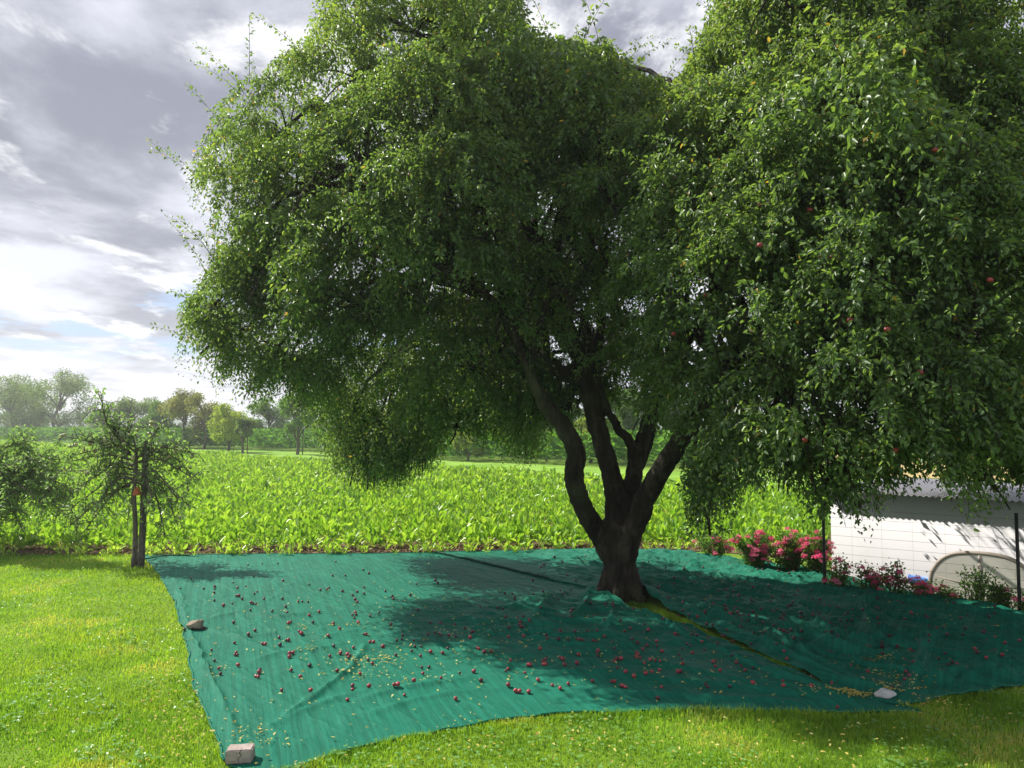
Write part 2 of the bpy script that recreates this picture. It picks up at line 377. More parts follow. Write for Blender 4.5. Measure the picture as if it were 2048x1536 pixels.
# crop field: near edge, far edge
def fpt(px, py): p = gnd(px, py); return (p.x, p.y)
nearL, nearR = (-14, 11.35), (2.9, 11.7)
def far_y(x): return 29.5 - (x + 1.5) * .93 if x < 8 else 20.7 - (x - 8) * .2
fld = [(-46, 11.35), (-14, 11.0), (-5, 10.95), (1.5, 11.25), (3.0, 11.3), (3.6, 10.9), (4.1, 10.5), (6.2, 12.9), (9.0, 16.5), (12.0, 19.6), (8.0, far_y(8)), (-1.5, far_y(-1.5)), (-20, far_y(-20)), (-46, far_y(-46)), (-64, far_y(-64)), (-64, 11.35)]
# finely built soil sheet with clods along its near edge
sheet('field_soil', fld, .004, M['soil'])
sheet('meadow_strip', [(-110, far_y(-110)), (-46, far_y(-46)), (-20, far_y(-20)), (-1.5, far_y(-1.5)), (8, far_y(8)), (11, 19.6), (19, 24), (14, 27), (8, 29), (-1, 38), (-20, 58), (-46, 84), (-110, 150)], .008, M['meadow'])
sheet('stubble_field', [(12.6, 20.2), (60, 20), (60, 55), (19, 55), (14, 27.5), (19, 24)], .010, M['stubble'])

# ------------------------------------------------------------------ the two nets
def polyl(pts, n, jit=0.0, wob=0.0, seed=0):
    P = np.array([gnd(*p)[:2] for p in pts]); 
    d = np.concatenate([[0], np.cumsum(np.linalg.norm(np.diff(P, axis=0), axis=1))])
    s = np.linspace(0, d[-1], n); Q = np.stack([np.interp(s, d, P[:, 0]), np.interp(s, d, P[:, 1])], 1)
    if wob:
        tq = np.gradient(Q, axis=0); tq /= np.linalg.norm(tq, axis=1, keepdims=True) + 1e-9
        w = wob * fbm(s * 3.5 + seed * 9.1, s * 0 + seed, 4) * smoothst(0, .15, s) * smoothst(d[-1], d[-1] - .15, s)
        Q = Q + np.stack([-tq[:, 1], tq[:, 0]], 1) * w[:, None]
    return Q
def coons(bot, top, left, right):
    n, m_ = len(bot), len(left); u = np.linspace(0, 1, n)[None, :, None]; v = np.linspace(0, 1, m_)[:, None, None]
    return (1 - v) * bot[None] + v * top[None] + (1 - u) * left[:, None] + u * right[:, None] \
        - ((1 - u) * (1 - v) * bot[0] + u * (1 - v) * bot[-1] + (1 - u) * v * top[0] + u * v * top[-1])
CREASE = []   # (points in the ground plane, width, height)
def crease(pts, w, h): CREASE.append((np.array([gnd(*p)[:2] for p in pts]), w, h))
crease([(535, 1462), (600, 1420), (650, 1385), (700, 1345), (725, 1305), (730, 1292)], .03, .026)
crease([(520, 1470), (600, 1432), (680, 1402), (760, 1385)], .06, .018)
crease([(690, 1415), (800, 1385), (900, 1370), (940, 1362)], .05, .020)
crease([(730, 1440), (830, 1405), (960, 1385)], .04, .014)
crease([(405, 1245), (470, 1232), (560, 1238), (650, 1225)], .07, .025)
crease([(410, 1260), (480, 1278), (560, 1272), (640, 1282), (720, 1262)], .06, .020)
crease([(500, 1330), (560, 1312), (640, 1305), (700, 1290)], .06, .018)
crease([(350, 1160), (372, 1240), (400, 1320), (440, 1400), (470, 1490)], .03, .015)
crease([(378, 1262), (400, 1320), (430, 1380), (462, 1440), (482, 1495)], .02, .013)
crease([(640, 1140), (760, 1200), (850, 1260), (900, 1330)], .025, .008)
crease([(1040, 1350), (1200, 1352), (1400, 1372), (1600, 1395), (1740, 1402)], .05, .022)
crease([(1100, 1300), (1300, 1330), (1500, 1370), (1700, 1400)], .045, .020)
crease([(1000, 1380), (1300, 1392), (1600, 1412), (1750, 1410)], .05, .018)
crease([(1270, 1225), (1400, 1290), (1560, 1360), (1700, 1395)], .03, .035)
crease([(1340, 1215), (1450, 1262), (1600, 1330), (1740, 1390)], .03, .035)
crease([(1360, 1208), (1500, 1268), (1650, 1340), (1760, 1388)], .03, .04)
crease([(1400, 1215), (1560, 1280), (1680, 1340), (1770, 1385)], .025, .03)
crease([(1740, 1170), (1740, 1210), (1725, 1235), (1740, 1270), (1770, 1300), (1790, 1340)], .035, .05)
crease([(1590, 1215), (1640, 1270), (1700, 1295), (1780, 1290), (1840, 1310)], .04, .055)
crease([(1540, 1250), (1600, 1280), (1680, 1310), (1760, 1320)], .05, .045)
crease([(1810, 1395), (1840, 1350), (1850, 1300), (1900, 1270)], .04, .035)
crease([(1800, 1385), (1900, 1360), (2048, 1350)], .04, .025)
crease([(1140, 1190), (1090, 1215), (1070, 1245)], .06, .05)
crease([(1180, 1200), (1170, 1225), (1130, 1245)], .05, .05)
crease([(1150, 1185), (1060, 1205), (1000, 1235)], .06, .03)
crease([(1215, 1212), (1230, 1240), (1215, 1262)], .05, .04)
crease([(1290, 1185), (1330, 1195), (1420, 1205)], .04, .05)
TRX, TRY = 1.18, 8.2
def net_h(x, y):
    z = .016 + .010 * fbm(x * .9, y * .9, 3)
    r = smoothst(1.2, 3.2, x + .35 * (y - 6))                      # the right net lies much more crumpled
    a = .8; xr = x * math.cos(a) - y * math.sin(a); yr = x * math.sin(a) + y * math.cos(a)
    n1 = 1 - np.abs(fbm(xr * 1.1 + 5 + .6 * vnoise(x * 1.3, y * 1.3), yr * 4.2, 4)); n2 = 1 - np.abs(fbm(x * 2.6 + 40, y * 4.6, 3))
    n3 = fbm(x * 7, y * 9, 3)
    z = z + (.008 + .055 * r) * n1 ** 3 + (.005 + .020 * r) * n2 ** 3 + (.0025 + .004 * r) * n3
    mid = np.exp(-((x - .6) ** 2 / 2.2 + (y - 7.0) ** 2 / 1.4)); z = z + .055 * mid * (1 - np.abs(fbm(x * 1.6 + 9, y * 3.8, 3))) ** 2
    d = np.hypot((x - TRX), (y - TRY)); z = z + .14 * np.exp(-(np.maximum(d - .20, 0) / .20) ** 2) * (.8 + .3 * vnoise(x * 5, y * 5))
    for P, w, h in CREASE:
        best = np.full(np.shape(x), 9.0); tt = np.zeros(np.shape(x)); nseg = len(P) - 1
        for i in range(nseg):
            a_, b_ = P[i], P[i + 1]; ab = b_ - a_; L2 = ab @ ab
            t = np.clip(((x - a_[0]) * ab[0] + (y - a_[1]) * ab[1]) / L2, 0, 1)
            dd = np.hypot(x - a_[0] - t * ab[0], y - a_[1] - t * ab[1]); k = dd < best
            best = np.where(k, dd, best); tt = np.where(k, (i + t) / nseg, tt)
        best = best + .02 * vnoise(x * 6, y * 6)
        z = z + 1.35 * h * np.exp(-np.minimum(np.abs(best / (w * .8)) ** 1.5, 30)) * np.sin(np.clip(tt, .02, .98) * math.pi) ** .5
    return z
netL_b = [(285, 1113), (330, 1112), (500, 1110), (700, 1109), (880, 1107)]
netL_t = [(455, 1536), (520, 1552), (600, 1534), (640, 1519), (720, 1497), (800, 1479), (900, 1461), (1000, 1445), (1120, 1432), (1240, 1425), (1400, 1424), (1560, 1425), (1700, 1432), (1865, 1432)]
netL_l = [(285, 1113), (312, 1142), (330, 1172), (348, 1205), (360, 1240), (366, 1262), (368, 1290), (380, 1330), (392, 1385), (410, 1432), (430, 1485), (455, 1536)]
netL_r = [(880, 1107), (1030, 1143), (1185, 1183), (1200, 1196), (1222, 1212), (1262, 1224), (1400, 1270), (1560, 1337), (1660, 1384), (1780, 1412), (1865, 1432)]
netR_b = [(872, 1107), (1050, 1104), (1190, 1102), (1330, 1105), (1440, 1120), (1600, 1142), (1760, 1178), (1900, 1206), (2048, 1238), (2300, 1300)]
netR_t = [(1660, 1378), (1740, 1400), (1790, 1412), (1838, 1410), (1870, 1400), (1960, 1388), (2048, 1378), (2300, 1355)]
netR_l = [(872, 1107), (1022, 1143), (1180, 1182), (1215, 1192), (1250, 1192), (1288, 1192), (1298, 1210), (1400, 1257), (1530, 1316), (1660, 1379)]
netR_r = [(2300, 1300), (2310, 1325), (2300, 1355)]
def net(name, b, t, l, r, n, m_, off, label):
    Gd = coons(polyl(b, n, wob=.010, seed=1), polyl(t, n, wob=.03, seed=2), polyl(l, m_, wob=.018, seed=3), polyl(r, m_, wob=.014, seed=4))
    x, y = Gd[..., 0], Gd[..., 1]
    z = net_h(x, y) + off
    ii = np.minimum(np.arange(m_)[:, None], (m_ - 1 - np.arange(m_))[:, None]) / 14.0 + 0 * x; jj = np.arange(n)[None] / 14.0 + 0 * x
    e = np.minimum(np.clip(ii, 0, 1), np.clip(jj, 0, 1) if off < .01 else 1.0); near_t = np.exp(-((x - TRX) ** 2 + (y - TRY) ** 2) / .6)
    z = np.where(True, .014 + off + (z - .014 - off) * np.clip(.22 + .78 * e + near_t, 0, 1), z)
    u = np.broadcast_to(np.linspace(0, 1, n)[None], x.shape); v = np.broadcast_to(np.linspace(0, 1, m_)[:, None], x.shape)
    V = np.stack([x, y, z], -1).reshape(-1, 3); i = np.arange(n * m_).reshape(m_, n)
    F = np.stack([i[:-1, :-1], i[1:, :-1], i[1:, 1:], i[:-1, 1:]], -1).reshape(-1, 4)
    # edges hang down to the grass
    o = mesh_np(name, V, F, M['net'], smooth=True, uv=np.stack([x.ravel() , y.ravel()], 1))
    # UVs follow the weave: rotated so that threads run along the left edge
    a = math.radians(-21) if off < .01 else math.radians(35)
    uvw = np.stack([V[:, 0] * math.cos(a) - V[:, 1] * math.sin(a), V[:, 0] * math.sin(a) + V[:, 1] * math.cos(a)], 1)
    loops = np.zeros(len(o.data.loops), np.int32); o.data.loops.foreach_get('vertex_index', loops)
    o.data.uv_layers[0].data.foreach_set('uv', uvw[loops].astype(np.float32).ravel())
    tag(o, label, 'net')
    # the rolled, stitched hem is a part of the net
    hm = MB()
    for line in (V.reshape(m_, n, 3)[:, 0], V.reshape(m_, n, 3)[-1], V.reshape(m_, n, 3)[:, -1], V.reshape(m_, n, 3)[0]):
        hm.tube(line[::4] + np.array([0, 0, .002]), .007, 5)
    hm.build('hem', M['net'], o, True)
    if off > .01:
        k = V.reshape(m_, n, 3)[:int(m_ * .36), 0]; sm = MB(); sm.tube(k[::3] + np.array([-.01, -.012, .006]), .011 * (1 + .3 * rng.random(len(k[::3]))), 6); sm.build('seam', M['hem'], o, True)
    return o
net('harvest_net', netL_b, netL_t, netL_l, netL_r, 520, 380, 0.0, 'green harvest net lying smooth and mostly sunlit left of the tree trunk')
net('harvest_net', netR_b, netR_t, netR_l, netR_r, 460, 380, .012, 'crumpled dark green harvest net in the shade right of the tree trunk')
NP = []
for line in (netL_b, netL_r, netL_t[::-1], netL_l[::-1]): NP += line[:-1]
NET1 = [tuple(gnd(*p)[:2]) for p in NP]
NP = []
for line in (netR_b, netR_r, netR_t[::-1], netR_l[::-1]): NP += line[:-1]
NET2 = [tuple(gnd(*p)[:2]) for p in NP]
def on_net(x, y): return inpoly(x, y, NET1) | inpoly(x, y, NET2)
# a short dark rope end at the far left corner of the net
b = MB(); b.tube(*smooth_path([gnd(272, 1128) + Vector((.05, 0, .06)), gnd(300, 1116, .05), gnd(330, 1111, .03), gnd(380, 1110, .02)], [.009] * 4), 6)
tag(b.build('rope', M['hem'], None, True), 'thin dark rope tying the far corner of the net to the wooden stake', 'rope')

# ------------------------------------------------------------------ lawn grass
def grass_patch(n, x0, x1, y0, y1, seed):
    r = np.random.default_rng(seed)
    # density falls with distance: sample depth as 1/d
    inv = r.uniform(1 / y1, 1 / y0, n * 2); y = 1 / inv; x = r.uniform(x0, x1, n * 2)
    lim = .80 * y + .9; k = (np.abs(x) < lim) & ~on_net(x, y); x, y = x[k], y[k]
    s_ = (x - PL.x) * fn.x + (y - PL.y) * fn.y; t_ = (x - PL.x) * fd.x
    k = (y < 11.05 + .06 * fbm(x * 3, y, 2)) & ~((s_ > .15) & (t_ > -.3)); return x[k], y[k]
def blades(x, y, name, m, seed, hmin=.012, hmax=.036):
    r = np.random.default_rng(seed); n = len(x); z = gz(x, y)
    hgt = (r.uniform(hmin, hmax, n)) * (1 + .45 * fbm(x * 1.4, y * 1.4, 3)); w = (.0022 + .0006 * y) * r.uniform(.7, 1.3, n)
    a = r.uniform(0, 2 * math.pi, n); ln = r.uniform(.1, .9, n) * hgt; b_ = r.uniform(0, 2 * math.pi, n)
    dx, dy = np.cos(a) * w / 2, np.sin(a) * w / 2; lx, ly = np.cos(b_) * ln, np.sin(b_) * ln
    V = np.stack([np.stack([x - dx, y - dy, z - .005], 1), np.stack([x + dx, y + dy, z - .005], 1),
                  np.stack([x + dx * .8 + lx * .35, y + dy * .8 + ly * .35, z + hgt * .6], 1), np.stack([x - dx * .8 + lx * .35, y - dy * .8 + ly * .35, z + hgt * .6], 1),
                  np.stack([x + lx, y + ly, z + hgt], 1)], 1)
    i = np.arange(n)[:, None] * 5
    rnd = np.clip(r.random(n) * .62 + .42 * (fbm(x * 2.2, y * 2.2, 4) + .45), 0, 1)
    return mesh_np(name, V.reshape(-1, 3), [i + [0, 1, 2, 3], i + [3, 2, 4]], m, attrs={'rnd': np.repeat(rnd, 5)})
x, y = grass_patch(330000, -8.5, 8.5, 3.1, 11.2, 5)
tag(blades(x, y, 'lawn_grass', M['grassb'], 6), 'short bright mown lawn grass in front of and beside the green nets', 'grass', kind='stuff')
# longer grass standing up along the net edges and in the open strip by the trunk
def edge_pts(pts, n, spread, seed):
    r = np.random.default_rng(seed); P = np.array([gnd(*p)[:2] for p in pts]); sg = np.linalg.norm(np.diff(P, axis=0), axis=1)
    k = r.choice(len(sg), n, p=sg / sg.sum()); t = r.random(n)[:, None]; Q = P[k] * (1 - t) + P[k + 1] * t + r.normal(0, spread, (n, 2)); return Q[:, 0], Q[:, 1]
xa, ya = edge_pts(netL_t[1:], 9000, .05, 1); k = ~on_net(xa, ya + .03); xa, ya = xa[k], ya[k]
xb, yb = edge_pts([(1262, 1208), (1290, 1212), (1400, 1266), (1530, 1327), (1600, 1355)], 5000, .03, 2); k = ~on_net(xb, yb); xb, yb = xb[k], yb[k]
xc, yc = edge_pts(netR_t[3:], 3000, .05, 3); k = ~on_net(xc, yc + .03); xc, yc = xc[k], yc[k]
tag(blades(np.concatenate([xa, xb, xc]), np.concatenate([ya, yb, yc]), 'edge_grass', M['grassb'], 8, .022, .052), 'longer grass standing along the net edges and in the gap in front of the trunk', 'grass', kind='stuff')
# clover and small weeds in the lawn
r = np.random.default_rng(12); cx = r.uniform(-7, 5, 30000); cyy = 1 / r.uniform(1 / 10.5, 1 / 3.2, 30000)
k = (fbm(cx * 1.7 + 3, cyy * 1.7, 3) > .16 + .12 * (cx > -.8)) & (r.random(len(cx)) < np.where(cx > -.8, .45, .85)) & ~on_net(cx, cyy) & (np.abs(cx) < .8 * cyy + .5) & (cyy < 10.8); cx, cyy = cx[k], cyy[k]
s_ = (cx - PL.x) * fn.x + (cyy - PL.y) * fn.y; k = ~((s_ > .1) & (cx > PL.x)); cx, cyy = cx[k], cyy[k]
n = len(cx); cx = np.repeat(cx, 3); cyy = np.repeat(cyy, 3); ang = np.tile([0, 2.1, 4.2], n) + np.repeat(r.uniform(0, 6, n), 3)
A = unit(np.stack([np.cos(ang), np.sin(ang), r.uniform(-.1, .35, 3 * n)], 1)); Nn = unit(np.stack([r.normal(0, .25, 3 * n), r.normal(0, .25, 3 * n), np.ones(3 * n)], 1))
hz_ = np.repeat(r.uniform(.02, .045, n), 3); sz = np.repeat(r.uniform(.010, .019, n), 3)
V, F, q = leaf_mesh(np.stack([cx, cyy, hz_], 1), A, Nn, sz, sz * .95, fold=.05)
tag(mesh_np('clover', V, F, M['clover'], attrs={'rnd': np.repeat(r.random(3 * n), q)}), 'patches of pale clover growing in the mown lawn', 'clover', kind='stuff')
# fallen yellow leaves: on lawn and on the nets
def litter(spots, name, label, seed):
    r = np.random.default_rng(seed); P = []
    for (px, py, sp_, k_) in spots:
        c = gnd(px, py)
        P.append(np.stack([c.x + r.normal(0, sp_, k_) * 1.5, c.y + r.normal(0, sp_, k_)], 1))
    P = np.concatenate(P); inn = on_net(P[:, 0], P[:, 1]); z = np.where(inn, net_h(P[:, 0], P[:, 1]) + .016, .045)
    k = np.abs(P[:, 0]) < .85 * P[:, 1] + .5; P, z = P[k], z[k]; n = len(P); a = r.uniform(0, 6.28, n)
    A = unit(np.stack([np.cos(a), np.sin(a), r.normal(0, .2, n)], 1)); Nn = unit(np.stack([r.normal(0, .3, n), r.normal(0, .3, n), np.ones(n)], 1))
    ln = r.uniform(.012, .032, n); V, F, q = leaf_mesh(np.stack([P[:, 0], P[:, 1], z], 1), A, Nn, ln, ln * .5, fold=.2)
    return tag(mesh_np(name, V, F, M['weedleaf'], attrs={'rnd': np.repeat(r.random(n), q)}), label, 'leaf litter', kind='stuff')
litter([(610, 1310, .03, 16), (600, 1260, .05, 12), (730, 1330, .12, 60), (760, 1322, .12, 40), (720, 1360, .1, 45), (830, 1370, .12, 25), (700, 1258, .06, 14), (950, 1270, .1, 25), (800, 1210, .25, 30),
        (1710, 1402, .045, 120), (1700, 1398, .02, 40), (1770, 1392, .05, 60), (1640, 1396, .05, 35), (1810, 1380, .07, 50), (1775, 1330, .04, 45), (1740, 1328, .03, 26), (1760, 1345, .12, 60), (1800, 1360, .1, 50),
        (1680, 1230, .7, 150), (1500, 1200, .5, 100), (1900, 1290, .5, 90), (1250, 1330, .4, 70), (1400, 1370, .25, 40), (500, 1500, .05, 22), (1000, 1300, .3, 60), (490, 1480, .05, 14), (1290, 1240, .3, 30), (650, 1280, 1.0, 170), (900, 1330, .8, 120), (700, 1180, 1.2, 120)],
       'fallen_leaves', 'small yellow and straw coloured leaves fallen on the green nets', 21)
r = np.random.default_rng(33)
litter([(r.uniform(-50, 2100), r.uniform(1440, 1560), .25, 7) for _ in range(75)] + [(365 + r.uniform(-60, 10), r.uniform(1330, 1540), .08, 5) for _ in range(22)] + [(r.uniform(0, 330), r.uniform(1200, 1500), .4, 4) for _ in range(20)] + [(1860, 1415, .08, 50), (1900, 1435, .12, 30)],
       'lawn_fallen_leaves', 'yellow leaves scattered in the lawn grass in front of the nets', 34)

# ------------------------------------------------------------------ fallen apples
def apple_mesh(name, seed):
    r = random.Random(seed); bm = bmesh.new(); bmesh.ops.create_uvsphere(bm, u_segments=14, v_segments=9, radius=1)
    for v in bm.verts:
        rr = math.hypot(v.co.x, v.co.y); v.co.z *= .88; v.co.z -= .22 * math.exp(-(rr / .35) ** 2) * (1 if v.co.z > 0 else -.6)
        v.co.x *= 1 + .05 * r.uniform(-1, 1); v.co.y *= 1 + .03 * r.uniform(-1, 1)
    me = bpy.data.meshes.new(name); bm.to_mesh(me); bm.free()
    me.polygons.foreach_set('use_smooth', [True] * len(me.polygons)); return me
def stem_mesh():
    b = MB(); b.tube([(0, 0, .62), (.05, 0, .85), (.12, .03, 1.15)], [.06, .05, .07], 5); o = b.build('stem_tmp', M['stem']); me = o.data; bpy.data.objects.remove(o); return me
AM = []
for i in range(4):
    me = apple_mesh('apple', i); me.materials.append(M['apple'] if i < 2 else M['apple_dark']); AM.append(me)
me = apple_mesh('green_apple', 9); me.materials.append(M['apple_green']); AMG = me
z5 = [(360,155),(302,215),(490,203),(490,215),(487,237),(430,212),(590,182),(614,209),(660,200),(672,87),(748,80),(835,75),(703,148),(863,175),(722,229),(706,238),(609,253),(622,253),(640,270),(488,281),(538,310),(587,298),(688,294),(700,294),(716,296),(758,260),(760,269),(860,262),(684,329),(804,340),(878,311),(885,351),(946,281),(968,279),(1000,282),(1005,190),(1067,220),(1103,216),(1114,208),(1133,145),(1151,68),(1203,143),(1188,225),(1268,230),(1305,208),(1243,249),(1305,243),(1257,272),(1268,288),(1300,110),(1332,132),(1388,347),(1338,366),(1258,343),(1243,356),(1262,355),(1253,373),(1060,341),(1007,357),(1026,404),(894,405),(905,398),(593,399),(710,443),(674,474),(842,481),(1137,406),(1274,401),(1172,434),(1110,482),(880,496),(893,495),(952,468),(964,473),(847,527),(598,508),(750,520),(766,521),(473,550),(607,567),(601,578),(612,580),(488,617),(617,646),(511,662),(521,688),(737,665),(732,680),(714,702),(727,709),(917,570),(899,577),(898,594),(1008,644),(908,667),(1140,536),(1248,536),(1177,568),(1215,575),(1230,576),(1221,590),(1119,582),(1328,605),(1351,628),(1159,666),(1283,684),(1303,466),(1317,466),(1338,505),(1358,504),(1409,534),(1452,420),(1422,228),(1460,260),(1466,272),(1594,188),(1558,256),(1600,337),(1695,168),(1708,182),(1667,402),(1722,405),(1800,408),(1857,431),(1692,455),(1715,462),(1728,470),(1516,474),(1484,496),(1513,491),(1577,503),(1479,577),(1566,558),(1583,532),(1618,530),(1669,560),(1734,565),(1763,540),(1614,588),(1653,474),(1769,470),(1806,476),(1893,455),(1902,453),(1924,543),(1932,549),(1956,566),(1621,646),(1660,646),(1627,679),(1578,727),(1726,714),(1828,685),(1905,667),(1942,714),(1948,711),(1806,816),(1526,804),(1470,767),(1490,764),(1333,759),(1243,752),(1243,778),(1215,825),(855,775),(1014,775),(958,702),(430,432),(323,437),(1940,325),(1885,487)]
ap = [(250 + a / 2.731, 1100 + b_ / 2.731) for a, b_ in z5]
z6 = [(124,510),(152,527),(166,529),(200,532),(235,491),(288,508),(318,523),(348,499),(186,460),(115,452),(123,441),(132,419),(197,433),(205,434),(255,434),(262,434),(334,437),(380,426),(438,490),(510,496),(520,496),(545,508),(563,516),(552,511),(593,482),(637,480),(660,466),(688,456),(562,474),(532,460),(520,418),(545,408),(602,397),(603,382),(626,370),(586,343),(641,356),(455,384),(460,380),(390,350),(402,350),(482,325),(311,348),(386,390),(330,410),(263,410),(696,514),(682,553),(868,515),(860,505),(756,463),(766,461),(775,441),(690,428),(812,386),(898,411),(957,402),(827,340),(746,325),(950,516),(1037,517),(1148,497),(1150,525),(1255,535),(1352,588),(1240,385),(1225,383),(1603,502),(1555,518),(1400,440),(1330,505),(160,258),(180,258),(105,222),(85,220),(218,172),(148,188),(12,370),(35,385),(60,385)]
ap += [(950 + a / 1.865, 1100 + b_ / 1.865) for a, b_ in z6]
r = np.random.default_rng(77)
while len(ap) < 650:
    a = r.normal(0, 1); px = 1640 + 240 * r.standard_normal(); py = 1235 + 62 * r.standard_normal() + (px - 1640) * .06
    if r.random() < .22: px = r.uniform(1000, 1500); py = r.uniform(1115, 1330)
    if not (1000 < px < 2080 and 1112 < py < 1375): continue
    p = gnd(px, py)
    if not bool(on_net(p.x, p.y)) or math.hypot(p.x - TRX, p.y - TRY) < .4: continue
    ap.append((px, py))
ap_pos = []
for (px, py) in ap:
    p = gnd(px, py, .025); rad = random.uniform(.0115, .0180) * (1.0 if px < 1300 else .92)
    onn = bool(on_net(p.x, p.y)); zz_ = float(net_h(p.x, p.y)) + (.012 if inpoly(p.x, p.y, NET2) else 0) + .004 if onn else .03
    ap_pos.append((p.x, p.y, zz_ + rad * .78, rad, px, py, onn))
ap_pos.sort(key=lambda q: -q[3] / q[1])
first = {}
stuff = []
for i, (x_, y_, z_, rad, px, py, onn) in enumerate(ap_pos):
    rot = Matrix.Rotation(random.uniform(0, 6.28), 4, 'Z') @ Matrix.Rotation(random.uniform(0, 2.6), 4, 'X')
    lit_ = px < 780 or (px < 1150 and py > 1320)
    mi = random.choice((0, 1, 0, 1, 2)) if lit_ or py > 1300 else random.choice((0, 2, 3, 3))  # apples in the shade mostly get darker skins: shade put into colour
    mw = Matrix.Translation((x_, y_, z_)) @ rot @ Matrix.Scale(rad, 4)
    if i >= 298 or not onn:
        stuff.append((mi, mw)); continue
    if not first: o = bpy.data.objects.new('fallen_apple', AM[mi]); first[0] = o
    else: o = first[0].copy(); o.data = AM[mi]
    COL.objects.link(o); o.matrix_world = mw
    if lit_:
        if py > 1345: lb_, gp = 'small round crab apple on the sunlit net near its front edge', 'sunlit apples near the front edge of the net'
        elif px < 480: lb_, gp = 'small crab apple on the sunlit net close to its left edge and rock', 'sunlit apples near the brown rock'
        elif py < 1200: lb_, gp = 'tiny looking crab apple on the sunlit far part of the net toward the soil strip', 'sunlit apples on the far part of the net'
        else: lb_, gp = 'small round crab apple in the sunlit middle of the left net', 'sunlit apples in the middle of the left net'
    elif inpoly(x_, y_, NET2): lb_, gp = 'small dark crab apple in the shade on the crumpled right net', 'shaded apples on the right net'
    elif py > 1320: lb_, gp = 'small dark crab apple in the shade near the front edge of the left net', 'shaded apples near the front edge of the left net'
    else: lb_, gp = 'small dark crab apple on the shaded part of the left net beside the trunk', 'shaded apples on the left net by the trunk'
    tag(o, lb_, 'apple', gp)
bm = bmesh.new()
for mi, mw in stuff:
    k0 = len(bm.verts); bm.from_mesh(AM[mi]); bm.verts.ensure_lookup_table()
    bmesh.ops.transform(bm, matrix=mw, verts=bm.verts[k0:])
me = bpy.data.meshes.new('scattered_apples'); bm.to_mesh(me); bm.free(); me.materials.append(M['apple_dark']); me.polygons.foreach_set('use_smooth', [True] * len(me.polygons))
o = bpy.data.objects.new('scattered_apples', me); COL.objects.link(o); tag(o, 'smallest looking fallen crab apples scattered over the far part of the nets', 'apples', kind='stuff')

# ------------------------------------------------------------------ rocks and block that hold the net down
def rock(name, loc, size, m, seed, label, rz=0):
    bm = bmesh.new(); bmesh.ops.create_icosphere(bm, subdivisions=4, radius=1); r = np.random.default_rng(seed)
    P = np.array([v.co for v in bm.verts]); cuts = unit(r.standard_normal((14, 3))); d = r.uniform(.55, .9, 14)
    for c_, dd in zip(cuts, d): ex = P @ c_ - dd; P = P - np.where(ex > 0, ex, 0)[:, None] * c_ * .92
    P *= (1 + .05 * fbm(P[:, 0] * 3 + P[:, 2] * 2, P[:, 1] * 3, 3))[:, None]
    for v, p in zip(bm.verts, P): v.co = (p[0] * size[0], p[1] * size[1], max(p[2], -.45) * size[2])
    me = bpy.data.meshes.new(name); bm.to_mesh(me); bm.free(); me.materials.append(m); me.polygons.foreach_set('use_smooth', [True] * len(me.polygons))
    try: me.set_sharp_from_angle(angle=R(28))
    except Exception: pass
    o = bpy.data.objects.new(name, me); COL.objects.link(o); o.location = loc; o.rotation_euler.z = rz; return tag(o, label, 'stone')
p = gnd(390, 1262); rock('rock', (p.x, p.y, .055), (.095, .07, .065), M['rock'], 3, 'rough brown rock weighing down the left edge of the green net', .3)
p = gnd(1770, 1404); rock('rock', (p.x, p.y, .055), (.075, .05, .045), M['white_rock'], 8, 'pale grey stone lying on the shaded net among yellow leaves')
p = gnd(475, 1536)
t = empty('stone_block', (p.x, p.y + .04, .02), R(7), label='cracked greyish concrete block holding down the near corner of the net', cat='block')
bm = bmesh.new(); bmesh.ops.create_cube(bm, size=1); bmesh.ops.scale(bm, vec=(.142, .09, .075), verts=bm.verts)
bmesh.ops.bevel(bm, geom=bm.edges[:], offset=.006, segments=2, affect='EDGES'); bmesh.ops.subdivide_edges(bm, edges=bm.edges[:], cuts=3, use_grid_fill=True)
for v in bm.verts: v.co += v.normal * .0015 * random.uniform(-1, 1)
me = bpy.data.meshes.new('body'); bm.to_mesh(me); bm.free(); me.materials.append(M['block']); o = bpy.data.objects.new('body', me); COL.objects.link(o); o.parent = t; o.location = (0, 0, .040)
b = MB(); b.tube([(.012, -.012, .0785), (.014, -.030, .0782), (.010, -.0455, .0765), (.006, -.047, .062), (.016, -.047, .048), (-.004, -.047, .032), (.004, -.047, .012)], [.0006, .001, .0015, .0018, .0015, .0012, .0008], 5)
b.build('crack', M['crack'], t)

